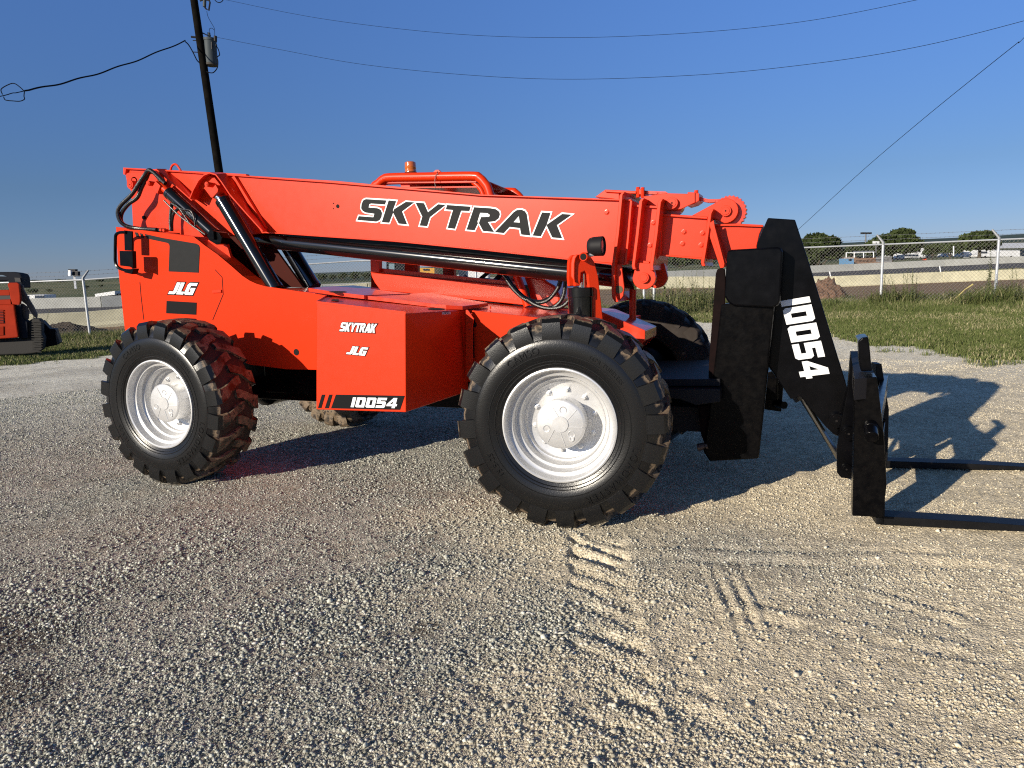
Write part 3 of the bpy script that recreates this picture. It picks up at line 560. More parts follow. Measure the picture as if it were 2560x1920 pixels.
def fill2d(polys, offset=0.):
    """fill closed outlines (2D) with holes through a curve; returns verts, faces"""
    cu = bpy.data.curves.new('g', 'CURVE'); cu.dimensions = '2D'; cu.fill_mode = 'BOTH'; cu.resolution_u = 1
    for i, pl in enumerate(polys):
        if offset: pl = offset_poly(pl, offset if i == 0 else -offset)
        sp = cu.splines.new('POLY'); sp.points.add(len(pl)-1); sp.use_cyclic_u = True
        for k, (x, y) in enumerate(pl): sp.points[k].co = (x, y, 0, 1)
    o = bpy.data.objects.new('g', cu); scene.collection.objects.link(o); bpy.context.view_layer.update()
    me = bpy.data.meshes.new_from_object(o.evaluated_get(bpy.context.evaluated_depsgraph_get()))
    vs = [tuple(v.co) for v in me.vertices]; fs = [tuple(p_.vertices) for p_ in me.polygons]
    bpy.data.objects.remove(o); bpy.data.curves.remove(cu); bpy.data.meshes.remove(me); return vs, fs
def offset_poly(pl, d):
    n = len(pl); area = sum(pl[i][0]*pl[(i+1) % n][1]-pl[(i+1) % n][0]*pl[i][1] for i in range(n)); s = 1 if area > 0 else -1; out = []
    for i in range(n):
        p0, p1, p2 = np.array(pl[i-1]), np.array(pl[i]), np.array(pl[(i+1) % n]); e1 = (p1-p0)/np.linalg.norm(p1-p0); e2 = (p2-p1)/np.linalg.norm(p2-p1)
        n1 = np.array([e1[1], -e1[0]])*s; n2 = np.array([e2[1], -e2[0]])*s; m = n1+n2; L_ = np.linalg.norm(m)
        m = m/L_ if L_ > 1e-6 else n1; k = d/max(.45, m@n1); out.append(tuple(p1+m*k))
    return out
def glyph_decal(name, word, org, ux, uy, m, par, nrm, shear=0., offset=0., lift=.002, gap=0.):
    """org: origin; ux, uy: world vectors for one glyph unit along / up"""
    q = MB(); x = 0; dl = 0; org, ux, uy, nrm = map(lambda v: np.array(v, float), (org, ux, uy, nrm))
    for ch in word:
        polys, adv = GL[ch]; pl2 = [[(a_+x+shear*b2, b2) for a_, b2 in pl] for pl in polys]
        if offset and len(pl2) > 1: pl2 = pl2[:1]
        vs, fs = fill2d(pl2, offset); dl += .0002; q.add([org+ux*v[0]+uy*v[1]+nrm*(lift+dl) for v in vs], fs); x += adv+gap
    return part(q, name, m, par, 0, recalc=False)
def glyph_line(name, word, k, bl, br, tl, Y, m, par, shear, offset=0., lift=.002):
    """fit a word between the photograph's bottom left, bottom right and top left corners on plane Y"""
    w_ = sum(GL[c][1] for c in word)-.4; a_, c_, d_ = [onY(*Ap(k, *q_), Y) for q_ in (bl, br, tl)]
    ux = (c_-a_)/w_; uy = (d_-a_)/7-ux*shear; return glyph_decal(name, word, a_, ux, uy, m, par, (0, -1, 0), shear, offset, lift)
for off, m, l in ((.55, DECAL_K, .002), (0, DECAL_W, .004)):
    glyph_line('maker_logo', 'JLG', 'A', (668, 1308), (893, 1318), (715, 1200), YS, m, body, .26, off, l)
# big boom lettering traced letter by letter ---------------------------------------
def dec_word(letters_, Y, par):
    for off, m, l, nm in ((.0115, DECAL_W, .0022, 'lettering_outline'), (0, DECAL_G, .0052, 'lettering')):
        q = MB(); dl = 0
        for k, polys in letters_:
            pl3 = [[onY(*Ap(k, *c), Y) for c in pl] for pl in polys]; pl2 = [[(p_[0], p_[2]) for p_ in pl] for pl in pl3]
            if off: pl2 = [[p_ for i_, p_ in enumerate(pl2[0]) if not (len(pl2[0]) == 16 and i_ in (10, 11, 12))]]
            vs, fs = fill2d(pl2, off); dl += .00025; q.add([(v[0], Y-l-dl, v[1]) for v in vs], fs)
        part(q, nm, m, par, 0, recalc=False)
YD = YB
KP = [(682, 155), (820, 170), (780, 320), (1000, 182), (1150, 190), (925, 358), (1020, 598), (866, 582), (762, 378), (690, 566), (555, 556)]
dec_word([
    ('V', [[(270, 132), (636, 155), (610, 230), (355, 212), (322, 222), (308, 285), (470, 298), (530, 325), (556, 385), (545, 460), (510, 520), (450, 545), (104, 516), (130, 445), (400, 466), (418, 400), (255, 378), (205, 350), (175, 300), (182, 230), (205, 165), (235, 140)]]),
    ('V', [[(682, 155), (818, 168), (758, 330), (762, 378), (690, 566), (555, 556)]]), ('V', [[(782, 318), (1000, 182), (1150, 190), (925, 358), (1020, 598), (866, 582), (762, 378)]]),
    ('V', [[(1178, 196), (1330, 206), (1405, 375), (1595, 226), (1728, 238), (1440, 462), (1388, 630), (1255, 618), (1302, 455)]]),
    ('V', [[(1758, 240), (2190, 270), (2166, 352), (2015, 345), (1900, 678), (1770, 662), (1868, 332), (1735, 320)]]),
    ('U', [[(340, 133), (640, 152), (740, 170), (800, 215), (812, 265), (790, 335), (720, 390), (592, 405), (705, 590), (505, 570), (430, 430), (470, 312), (460, 300), (420, 400), (345, 558), (202, 545)]]),
    ('U', [[(722, 592), (1070, 225), (1130, 186), (1215, 180), (1270, 205), (1305, 255), (1372, 655), (1208, 636), (1185, 518), (990, 495), (885, 610)], [(1062, 408), (1162, 292), (1182, 418)]]),
    ('U', [[(1592, 230), (1745, 240), (1672, 458), (1565, 668), (1420, 655)]]), ('U', [[(1672, 462), (1962, 258), (2135, 270), (1862, 462), (1960, 706), (1780, 690)]])], YD, boom)
q = MB(); vs, fs = fill2d([[(p_[0], p_[2]) for p_ in [onY(*Ap('U', *c), YD) for c in [(455, 238), (590, 245), (630, 275), (620, 310), (470, 315), (430, 425), (412, 425), (405, 400)]]]])
q.add([(v[0], YD-.0085, v[1]) for v in vs], fs); part(q, 'lettering_outline', DECAL_W, boom, 0, recalc=False)
q = MB()
for (x, y, r) in ((90, 500, .016), (50, 473, .005), (50, 522, .005)): q.disc(onY(*Ap('B', x, y), YB-.001), r, YB-.003, YB+.002, 14)
part(q, 'port_hole', HOLE, boom, 0)
# bolts on boom sections
def bolts(k, pts, Y, par, r=.012):
    q = MB()
    for c in pts:
        p_ = onY(*Ap(k, *c), Y); q.lathe([(r*1.6, 0), (r*1.6, -.004), (r, -.005), (r, -.012), (.0001, -.012)], (p_[0], Y, p_[2]), 8, sm=False)
    return part(q, 'bolt', ORANGE, par, 0)
# collars A,B,C,D and inner sections
YI = 1.09
c1 = MB(); c1.prism(D([(735, 335), (820, 338), (975, 352), (1010, 420), (1000, 800), (950, 865), (895, 880), (690, 848)]), YI-.01, YF-.02); sec2 = part(c1, 'boom_section', ORANGE, bevel=.003)
c1 = MB(); c1.prism(D([(735, 335), (820, 340), (975, 350), (975, 372), (735, 355)]), YI-.035, YI); c1.prism(D([(690, 828), (895, 862), (895, 884), (690, 850)]), YI-.035, YI); part(c1, 'boom_flange', ORANGE, sec2, .002)
YJ = 1.13
c2 = MB(); c2.prism(D([(990, 425), (1430, 455), (1430, 860), (1380, 838), (960, 800)]), YJ, YF-.06); c2.prism(D([(1000, 420), (1432, 447), (1432, 470), (1000, 440)]), YJ-.03, YJ); c2.prism(D([(960, 792), (1400, 826), (1400, 846), (960, 806)]), YJ-.03, YJ); sec3 = part(c2, 'boom_section', ORANGE, bevel=.003)
c3 = MB(); c3.prism(D([(1400, 530), (1500, 520), (1700, 515), (1945, 530), (1910, 610), (1885, 720), (1900, 880), (1560, 850), (1400, 835)]), YJ+.04, YF-.1); c3.prism(D([(1440, 518), (1700, 512), (1948, 524), (1945, 545), (1700, 535), (1440, 535)]), YJ+.015, YJ+.04); sec4 = part(c3, 'boom_section', ORANGE, bevel=.003)
def collar(k, pts_near, yn, y1, th, par, name='collar'):
    """upright flange: polygon given as left edge top->bottom at plane yn; th thickness in X"""
    a_ = [onY(*Ap(k, *c), yn) for c in pts_near]; n = MB()
    n.prism3([p_ for p_ in a_]+[p_+np.array([th, 0, 0]) for p_ in a_[::-1]], [(p_[0], y1, p_[2]) for p_ in a_]+[(p_[0]+th, y1, p_[2]) for p_ in a_[::-1]]); return part(n, name, ORANGE, par, .003)
collar('D', [(645, 222), (622, 250), (590, 600), (550, 900), (548, 1150), (585, 1235)], .955, YF+.06, .022, boom)
collar('D', [(718, 300), (690, 640), (664, 890)], 1.0, YF+.03, .016, boom)
collar('D', [(822, 280), (803, 310), (770, 620), (735, 900), (745, 935)], .975, YF+.05, .022, sec2)
collar('D', [(992, 285), (972, 320), (940, 620), (900, 900), (905, 945)], .985, YF+.05, .024, sec2)
collar('D', [(1462, 378), (1440, 420), (1400, 700), (1372, 870), (1382, 905)], 1.03, YF+.02, .022, sec3)
q = MB(); q.prism(D([(548, 880), (610, 890), (640, 900), (665, 1100), (655, 1180), (615, 1232), (580, 1238), (552, 1190)]), 1.0, 1.02); tp = part(q, 'hanger_plate', ORANGE, boom, .003)
q = MB(); q.disc(onY(*Ap('D', 617, 1120), .999), .028, .9965, 1.0, 20); part(q, 'port_hole', mat('see_through_hole', (.10, .09, .05), .9), tp, 0)
q = MB(); q.beam(onY(*Ap('D', 1455, 520), 1.06), onY(*Ap('D', 1588, 915), 1.06), .05, .022, (0, 1, 0)); q.prism(D([(1445, 512), (1490, 480), (1500, 540), (1590, 880), (1585, 920), (1560, 860)]), 1.02, 1.04); part(q, 'brace', ORANGE, sec3, .002)
# boom tip cylinder boss plate
q = MB(); cc = onY(*Ap('D', 848, 1010), 1.02); pts = [onY(*Ap('D', *c), 1.02) for c in [(780, 870), (925, 880)]]
outl = [pts[0]]+[np.array([cc[0]+.082*math.cos(a_), 1.02, cc[2]+.082*math.sin(a_)]) for a_ in np.linspace(math.pi, 2*math.pi, 14)]+[pts[1]]
q.prism3(outl, [(p_[0], 1.06, p_[2]) for p_ in outl]); q.prism3([(p_[0]+.03, 1.30, p_[2]) for p_ in outl], [(p_[0]+.03, 1.34, p_[2]) for p_ in outl]); bp = part(q, 'cylinder_lug', ORANGE, sec2, .003)
boss(*Ap('D', 845, 1012), .036, .995, 1.36, par=bp, hole=False)
# extension cylinder under the boom (long, black, shiny) plus the hose tray above it
ea, eb = onY(*cr('A', [(1430, 800)])[0], 1.16), onY(*Ap('D', 772, 1030), 1.16)
ex = cyl('extension_cylinder', ea, eb, .070, n=32); ex['label'] = 'long black extension cylinder slung under the boom'
q = MB(); q.prism(A([(1560, 725), (2212, 775)])+B_([(1400, 888)])+D([(560, 900), (740, 930), (740, 985), (560, 950)])+B_([(1400, 950), (700, 880), (0, 822)])+A([(1580, 790)]), 1.12, 1.42); part(q, 'hose_tray', BLACK, TH, .003)
q = MB(); q.tube([onY(*Ap('B', 0, 838), 1.10), onY(*Ap('B', 2212, 1045), 1.10)], .014, 8); part(q, 'pipe', BLACK_C, TH, 0)
# small burrs / red strip beneath flange
bolts('D', [(505, 407), (668, 415), (472, 738), (632, 750)], YB, boom); bolts('D', [(765, 487), (935, 503), (745, 707), (905, 712)], YI-.01, sec2); bolts('D', [(1217, 588), (1388, 600), (1203, 697), (1375, 710)], YJ, sec3)
# chain gear on top
q = MB(); q.prism(D([(395, 268), (488, 200), (620, 212), (620, 300), (560, 285)]), 1.16, 1.36); q.prism(D([(488, 198), (775, 212), (775, 238), (488, 222)]), 1.14, 1.38)
q.prism(D([(770, 190), (838, 195), (838, 248), (770, 240)]), 1.15, 1.35); part(q, 'chain_anchor', ORANGE, boom, .004)
q = MB(); q.prism(D([(838, 262), (1050, 232), (1250, 238), (1250, 222), (1318, 225), (1318, 318), (1185, 380), (1110, 388), (1010, 382), (880, 340)]), 1.13, 1.15)
q.prism(D([(838, 262), (1050, 232), (1250, 238), (1250, 222), (1318, 225), (1318, 318), (1185, 380), (1110, 388), (1010, 382), (880, 340)]), 1.33, 1.35); q.prism(D([(1250, 222), (1355, 232), (1355, 300), (1310, 330), (1240, 350)]), 1.14, 1.34)
cp = part(q, 'chain_bracket', ORANGE, sec2, .003); boss(*Ap('D', 1105, 322), .040, 1.10, 1.34, par=cp)
q = MB(); c_ = onY(*Ap('D', 1110, 385), 1.2); q.disc(onY(*Ap('D', 1115, 345), 1.2), .07, 1.19, 1.29, 28); part(q, 'chain_wheel', ORANGE_D, cp, 0)
sc_ = onY(*Ap('D', 1600, 395), 1.14)
q = MB(); out = [onY(*Ap('D', *c), 1.14) for c in [(1515, 470), (1290, 438), (1480, 335)]]+[np.array([sc_[0]+.082*math.cos(a_), 1.14, sc_[2]+.082*math.sin(a_)]) for a_ in np.linspace(math.radians(125), math.radians(-95), 16)]
q.prism3(out, [(p_[0], 1.16, p_[2]) for p_ in out]); q.prism3([(p_[0], 1.30, p_[2]) for p_ in out], [(p_[0], 1.32, p_[2]) for p_ in out]); cp2 = part(q, 'chain_bracket', ORANGE, sec3, .003)
boss(*Ap('D', 1600, 395), .036, 1.12, 1.34, par=cp2)
q = MB(); n = 26; prof = []
for k in range(2*n): rr_ = .114 if k % 2 else .104; prof.append((sc_[0]+.02+rr_*math.cos(math.pi*k/n), 1.19, sc_[2]-.006+rr_*math.sin(math.pi*k/n)))
q.prism3(prof, [(p_[0], 1.27, p_[2]) for p_ in prof]); part(q, 'chain_wheel', ORANGE_D, cp2, .002)
def chain(pts, Y, par, w_=.05):
    q = MB(); ps = smooth([onY(*Ap('D', *c), Y) for c in pts], 10); s = 0; L = [0]
    for i in range(1, len(ps)): L.append(L[-1]+np.linalg.norm(ps[i]-ps[i-1]))
    n = int(L[-1]/.032)
    f = lambda t_: np.array([np.interp(t_, L, [p_[j] for p_ in ps]) for j in range(3)])
    for i in range(n):
        a_, b2 = f(i*L[-1]/n), f((i+1)*L[-1]/n)
        for yy in (0, w_): q.beam(a_+[0, yy+.004*(i % 2), 0], b2+[0, yy+.004*(i % 2), 0], .022, .006, (0, 1, 0))
        q.tube([a_+[0, -.004, 0], a_+[0, w_+.008, 0]], .010, 8)
    return part(q, 'leaf_chain', ORANGE_D, par, 0)
chain([(835, 222), (930, 228), (1050, 232)], 1.2, cp); chain([(1352, 275), (1420, 300), (1500, 302), (1590, 300)], 1.2, cp2)
q = MB()
for x, y in ((792, 192), (835, 195), (1330, 222)): c_ = onY(*Ap('D', x, y), 1.16); q.lathe([(.014, -.06), (.014, .012), (.0001, .012)], (c_[0], 1.16, c_[2]), 8, 'z')
part(q, 'adjuster_bolt', ORANGE, boom, 0)
# ---- tank, deck
def deck_z(X): return 1.30+(-.73-X)*.114
def on_deck(x, y, up=0.):
    d = ray(x, y); # plane z = 1.30+(-.73-X)*.114+up
    t = (1.30-.73*.114+up-.114*CAM[0]-CAM[2])/(d[2]+.114*d[0]); return CAM+d*t
q = MB()
dk = [(x, y, deck_z(x)-.006) for x, y in ((-2.80, .862), (.10, .862), (.10, 2.0), (-2.80, 2.0))]
q.slab(dk, (0, 0, -.03)); deck = part(q, 'engine_cover', ORANGE_D, bevel=.003)
q = MB(); pl = [on_deck(*Ap('E', *c), .03) for c in [(860, 322), (1330, 303), (1520, 292), (2130, 398), (2040, 412), (1870, 431), (1700, 422)]]; q.slab(pl, (0, 0, -.028)); part(q, 'cover_panel', ORANGE_D, deck, .002)
q = MB(); pl = [on_deck(*Ap('E', *c), .035) for c in [(290, 245), (560, 228), (960, 258), (1330, 303), (860, 320), (560, 285)]]; q.slab(pl, (0, 0, -.03)); part(q, 'cover_panel', ORANGE_D, deck, .002)
q = MB()
for c in ((590, 285, .05, .0), (1180, 420, .03, 0)):
    pl = [on_deck(*Ap('E', c[0]+95*math.cos(a_)*c[2]/.05, c[1]+9*math.sin(a_)), .0365) for a_ in np.linspace(0, 2*math.pi, 15)[:-1]]; q.slab(pl, (0, 0, -.001))
    break
part(q, 'vent_hole', HOLE, deck, 0)
q = MB()
for c in ((1790, 415), (2095, 388), (2157, 462)):
    p_ = on_deck(*Ap('E', *c)); q.tube([p_, p_+[0, 0, .022]], .005, 6)
part(q, 'cover_stud', ORANGE, deck, 0)
TX = [onY(791, 757, 0), onY(1014, 784, 0), onY(1015, 1031, 0), onY(791, 1024, 0)]
bx_ = onY(1163, 774, YS); bl_ = onY(819, 740, YS)
TBk = [(bl_[0], YS-.002, bl_[2]), (bx_[0]-.0, YS-.002, bx_[2]), (bx_[0], YS-.002, .70), (bl_[0], YS-.002, .69)]
q = MB(); q.prism3(TX, TBk); tank = part(q, 'fuel_tank', ORANGE, bevel=.007)
q = MB()   # raised rim round the tank top
for a_, b2 in ((TX[0], TX[1]), (TX[0], TBk[0])):
    a_ = np.array(a_)+[0.0, .004, .004]; b2 = np.array(b2)+[0, .004, .004]; q.beam(a_, b2, .006, .016)
part(q, 'tank_rim', ORANGE, tank, .001)
def on_top(x, y, up=.002):
    z = [p_[2] for p_ in (TX[0], TX[1], TBk[0], TBk[1])]; P0 = np.array(TX[0]); e1 = np.array(TX[1])-P0; e2 = np.array(TBk[1])-P0; n = np.cross(e1, e2); n = n/np.linalg.norm(n); n = n if n[2] > 0 else -n
    d = ray(x, y); return CAM+d*(((P0+n*up-CAM)@n)/(d@n))
q = MB(); q.slab([on_top(*Ap('E', *c), .003) for c in [(528, 378), (524, 366), (540, 360), (600, 362), (608, 370), (590, 379)]], (0, 0, -.001)); q.slab([on_top(*Ap('E', 1600+90*math.cos(a_), 458+11*math.sin(a_)), .003) for a_ in np.linspace(0, 2*math.pi, 17)[:-1]], (0, 0, -.001)); part(q, 'filler_opening', HOLE, tank, 0)
decal_px('stripe', 'E', [[(388, 1475), (422, 1475), (462, 1338), (428, 1338)], [(458, 1477), (498, 1477), (536, 1338), (503, 1338)], [(522, 1478), (572, 1338), (1276, 1350), (1228, 1493)]], 0., DECAL_K, tank, .0015)
glyph_line('model_number', '10054', 'E', (727, 1465), (1190, 1475), (752, 1364), 0., DECAL_W, tank, .26, 0, .005)
for off, m, l in ((.5, DECAL_K, .002), (0, DECAL_W, .004)):
    glyph_line('lettering', 'SKYTRAK', 'E', (612, 687), (972, 706), (634, 596), 0., m, tank, .22, off, l)
    glyph_line('maker_logo', 'JLG', 'E', (680, 921), (872, 940), (716, 838), 0., m, tank, .26, off, l)
fx = (TX[1][0]+bx_[0])/2
# DIESEL plate on the front end of the tank
P0, P1 = np.array(TX[1]), np.array(TBk[1]); ev = P1-P0; ev[2] = 0; ev /= np.linalg.norm(ev); nn = np.array([ev[1], -ev[0], 0])
def on_end(x, y, up=.002):
    d = ray(x, y); return CAM+d*(((P0+nn*up-CAM)@nn)/(d@nn))
q = MB(); q.slab([on_end(*Ap('E', *c)) for c in [(1662, 492), (1748, 490), (1748, 514), (1662, 517)]], -nn*.001); part(q, 'fuel_label', DECAL_W, tank, 0)
vs, fs = text_polys('DIESEL', 1); w_ = max(v[0] for v in vs); o_ = on_end(*Ap('E', 1668, 513), .0035); e_ = on_end(*Ap('E', 1742, 511), .0035); u_ = (e_-o_)/w_; q = MB(); q.add([o_+u_*v[0]+np.array([0, 0, 1])*.021/.72*v[1] for v in vs], fs); part(q, 'label_text', DECAL_K, tank, 0, recalc=False)
q = MB(); q.prism(cr('E', [(1902, 470), (1922, 470), (1985, 560), (1972, 620), (1972, 1010), (1930, 1085), (1902, 1165)]), .79, .80); br_ = part(q, 'tank_bracket', ORANGE, tank, .001)
q = MB()
for c in ((1942, 622), (1935, 684), (1943, 1040)): p_ = onY(*Ap('E', *c), .79); q.lathe([(.020, 0), (.020, -.004), (.012, -.005), (.011, -.016), (.0001, -.016)], (p_[0], .79, p_[2]), 8, sm=False)
part(q, 'bolt', ORANGE, br_, 0)
line_px('E', [(1945, 500), (1990, 580), (1978, 640), (1982, 960)], YS, .014)
q = MB(); q.disc(onY(*Ap('E', 1988, 620), YS-.002), .022, YS-.003, YS+.002, 18); part(q, 'port_hole', HOLE, body, 0)
# nose of the deck
q = MB(); q.prism([(1419, 772), (1505, 780), (1613, 826), (1613, 852), (1560, 900), (1419, 900)], 1.02, 1.42); part(q, 'front_cover', ORANGE_D, bevel=.006)
# ---- chassis, axles, front frame
q = MB(); q.box(-3.75, -.1, 1.06, 1.62, .52, .93); q.box(-.1, .3, 1.1, 1.6, .52, .70); q.box(-3.1, -2.4, .98, 1.7, .60, .99); ch = part(q, 'chassis', BLACK_W, bevel=.01)
for ax, st_ in ((0, .1257), (AXR, 0)):
    q = MB(); q.tube([(ax, .34, .65), (ax, .55, .65), (ax, .62, .64), (ax, 1.1, .62), (ax, 1.2, .62), (ax, 1.48, .62), (ax, 1.58, .62), (ax, 2.06, .64), (ax, 2.13, .65), (ax, 2.34, .65)], [.16, .15, .10, .11, .19, .19, .11, .10, .15, .16], 20)
    part(q, 'axle', BLACK_W, ch, .003)
q = MB(); q.prism([(1560, 948), (1800, 948), (1800, 966), (1560, 966)], .92, 2.0); q.prism([(1560, 972), (1800, 972), (1800, 1005), (1740, 1013), (1700, 998), (1560, 985)], .85, 2.05)
q.box(.30, .80, 1.1, 1.6, .42, .60); part(q, 'front_frame', DARKIN, ch, .005)
# ---- levelling post, piston, lamp
PP0 = onY(*Ap('D', 215, 900), .68); PN = np.array([.64, -.77, 0])
def on_post(x, y, back=0.):
    d = ray(x, y); return CAM+d*(((PP0-CAM)@PN)/(d@PN))
pq = [on_post(*c) for c in D([(205, 1005), (208, 880), (215, 830), (240, 796), (345, 800), (392, 865), (428, 1000), (472, 1395), (385, 1395), (345, 1150), (330, 980), (305, 950), (270, 965), (262, 1085), (212, 1092)])]
q = MB(); q.prism3(pq, [p_-PN*.035 for p_ in pq])
q.prism3([p_-PN*.11 for p_ in pq], [p_-PN*.145 for p_ in pq])
q.prism(D([(172, 1000), (172, 880), (186, 815), (215, 798), (240, 797), (216, 835), (208, 880), (206, 1005), (212, 1060)]), .655, .80); post = part(q, 'levelling_post', ORANGE, bevel=.006)
c_ = onY(*Ap('D', 265, 1100), .76); c2_ = onY(*Ap('D', 268, 1420), .76)
q = MB(); q.tube([c_, c2_], .088, 28); q.tube([c_+[0, 0, -.0], c_+[0, 0, -.065]], .093, 28); lv = part(q, 'levelling_cylinder', BLACK_C, TH, .003)
q = MB(); q.disc(onY(*Ap('D', 218, 1122), .68), .022, .675, .70, 16); part(q, 'port', HOLE, lv, 0)
q = MB(); q.tube([onY(*Ap('D', 292, 975), .78), onY(*Ap('D', 290, 1100), .78)], .020, 14); part(q, 'rod', CHROME, lv, 0)
c_ = onY(*Ap('D', 285, 818), .66); q = MB(); q.lathe([(.022, .06), (.022, -.01), (.027, -.012), (.030, -.008), (.030, .06)], (c_[0], .68, c_[2]), 20); part(q, 'pin', ORANGE, post, 0)
q = MB(); q.disc((c_[0], .67, c_[2]), .022, .668, .672, 16); part(q, 'bore', HOLE, post, 0)
lc_ = onY(*Ap('D', 412, 722), .76); q = MB(); q.lathe([(.0001, -.06), (.045, -.058), (.058, -.045), (.064, -.02), (.066, .045), (.060, .050), (.058, .035), (.0001, .030)], tuple(lc_), 32, 'x'); lamp = part(q, 'work_light', DARKIN, TH, .001)
q = MB(); q.lathe([(.056, .036), (.03, .042), (.0001, .044)], tuple(lc_), 24, 'x'); part(q, 'lens', mat('lamp_glass', (.25, .25, .25), .08, coat=1), lamp, 0)
q = MB(); q.tube([onY(*Ap('D', 330, 808), .72), onY(*Ap('D', 372, 800), .74), onY(*Ap('D', 400, 790), .76)], .012, 8); part(q, 'bracket', GALV, lamp, 0)
q = MB(); q.tube([onY(*Ap('D', 746, 1000), 1.3), onY(*Ap('D', 743, 1430), 1.3), onY(*Ap('D', 728, 1455), 1.28), onY(*Ap('D', 660, 1510), 1.2)], .026, 12); part(q, 'guard_tube', ORANGE, TH, 0)
# ---- mirror
q = MB(); q.tube(smooth([onY(*Ap('S', *c), .72) for c in [(200, 1003), (110, 1002), (60, 1030), (48, 1090), (45, 1300), (48, 1410), (80, 1480), (160, 1520), (260, 1530)]], 4), .014, 8); mi = part(q, 'mirror_bracket', BLACK, TH, 0)
q = MB(); q.prism(cr('S', [(160, 972), (275, 985), (280, 1255), (172, 1250), (165, 1010)]), .72, .735); q.prism(cr('S', [(100, 1255), (282, 1258), (290, 1500), (240, 1475), (110, 1460)]), .66, .70); q.prism(cr('S', [(170, 1520), (300, 1500), (275, 1580), (165, 1555)]), .70, .76); part(q, 'mirror', BLACK, mi, .004)
# ---- cab
YC, YC2 = 1.60, 2.42
q = MB(); q.prism(B_([(393, 1112), (1700, 1234), (1765, 1260), (1875, 1418), (482, 1274), (430, 1205), (402, 1150)]), YC, YC+.03); cab = part(q, 'cab', ORANGE, bevel=.006)
q = MB(); q.prism(B_([(393, 1062), (1760, 1200), (1765, 1262), (1700, 1238), (393, 1116)]), YC+.05, YC+.08); q.prism(B_([(388, 930), (468, 935), (468, 1110), (393, 1112)]), YC+.002, YC+.06); part(q, 'cab_sill', ORANGE, cab, .003)
q = MB()
for xs in ((704, 826), (1058, 1162)): q.prism(B_([(xs[0], 200), (xs[1], 210), (xs[1], 1190), (xs[0], 1180)]), YC2, YC2+.05)
q.prism(B_([(395, 1100), (1160, 1160), (1160, 1300), (395, 1300)]), YC2+.002, YC2+.05)
part(q, 'cab_pillar', ORANGE, cab, .004)
q = MB(); q.prism(B_([(480, 1130), (1000, 1170), (1160, 1170), (1700, 1235), (1700, 1380), (480, 1270)]), YC+.1, YC2-.02); part(q, 'cab_floor_trim', DARKIN, cab, .01)
def rt(pts, Y, r, name='roof_tube', par=cab, k='F'):
    q = MB(); q.tube(smooth([onY(*Ap(k, *c), Y) for c in pts], 5), r, 14); return part(q, name, ORANGE, par, 0)
near_pts = [(40, 900), (70, 420), (150, 320), (220, 262), (320, 240), (800, 232), (1440, 222), (1540, 250), (1610, 320), (1670, 430), (1760, 800)]
rt(near_pts, 1.62, .038)
rt([(60, 900), (130, 430), (205, 340), (300, 308), (800, 296), (1380, 286), (1460, 315), (1530, 370), (1590, 470), (1690, 800)], 1.66, .022)
fp = [onY(*Ap('F', *c), 1.62)+np.array([0, .80, -.05]) for c in near_pts]
q = MB(); q.tube(smooth(fp, 5), .036, 14); part(q, 'roof_tube', ORANGE, cab, 0)
ra, rb_ = onY(*Ap('F', 260, 262), 1.64), onY(*Ap('F', 1500, 245), 1.64)
q = MB()
for i in range(16):
    t_ = (i+.5)/16; c_ = ra*(1-t_)+rb_*t_; q.slab([c_+[-.028, 0, 0], c_+[.028, 0, .012], c_+[.028, .78, -.038], c_+[-.028, .78, -.05]], (0, 0, -.006))
for yy in (.0, .26, .52, .78): q.beam(ra+[0, yy, -.03-.05*yy/.78], rb_+[0, yy, -.03-.05*yy/.78], .03, .02)
part(q, 'roof_guard', ORANGE, cab, 0)
q = MB(); q.slab([ra+[0, .0, -.07], rb_+[0, .0, -.07], rb_+[0, .78, -.12], ra+[0, .78, -.12]], (0, 0, -.01)); part(q, 'roof_panel', ORANGE, cab, 0)
q = MB(); q.prism(cr('F', [(440, 300), (578, 300), (578, 420), (460, 400)]), 1.67, 1.69); part(q, 'roof_bracket', ORANGE, cab, .002)
q = MB(); q.prism(cr('F', [(800, 215), (905, 190), (902, 165), (935, 135), (975, 135), (1012, 170), (1015, 212)]), 1.62, 1.64); part(q, 'lifting_eye', ORANGE, cab, .002)
q = MB(); q.tube(smooth([onY(*Ap('F', *c), 1.575) for c in [(955, 150), (962, 190), (940, 200), (930, 240), (925, 300), (932, 380)]], 4), .003, 6); part(q, 'cable', HOSE, cab, 0)
bc = onY(*Ap('F', 593, 215), 1.75); q = MB(); q.lathe([(.0001, -.01), (.062, -.01), (.062, .004), (.056, .008), (.0001, .008)], tuple(bc), 24, 'z'); bk = part(q, 'beacon', mat('beacon_base_white', (.7, .68, .62), .5), cab, 0)
q = MB(); q.lathe([(.063, .006), (.063, .022), (.050, .030), (.050, .008)], tuple(bc), 24, 'z'); part(q, 'beacon_collar', DARKIN, bk, 0)
am = mat('amber_lens', (.55, .13, .012), .12, coat=1.); q = MB(); q.lathe([(.052, .022), (.052, .045), (.0505, .048), (.0505, .055), (.052, .058), (.051, .088), (.0505, .091), (.0505, .10), (.049, .112), (.040, .118), (.0001, .119)], tuple(bc), 28, 'z'); part(q, 'beacon_lens', am, bk, 0)
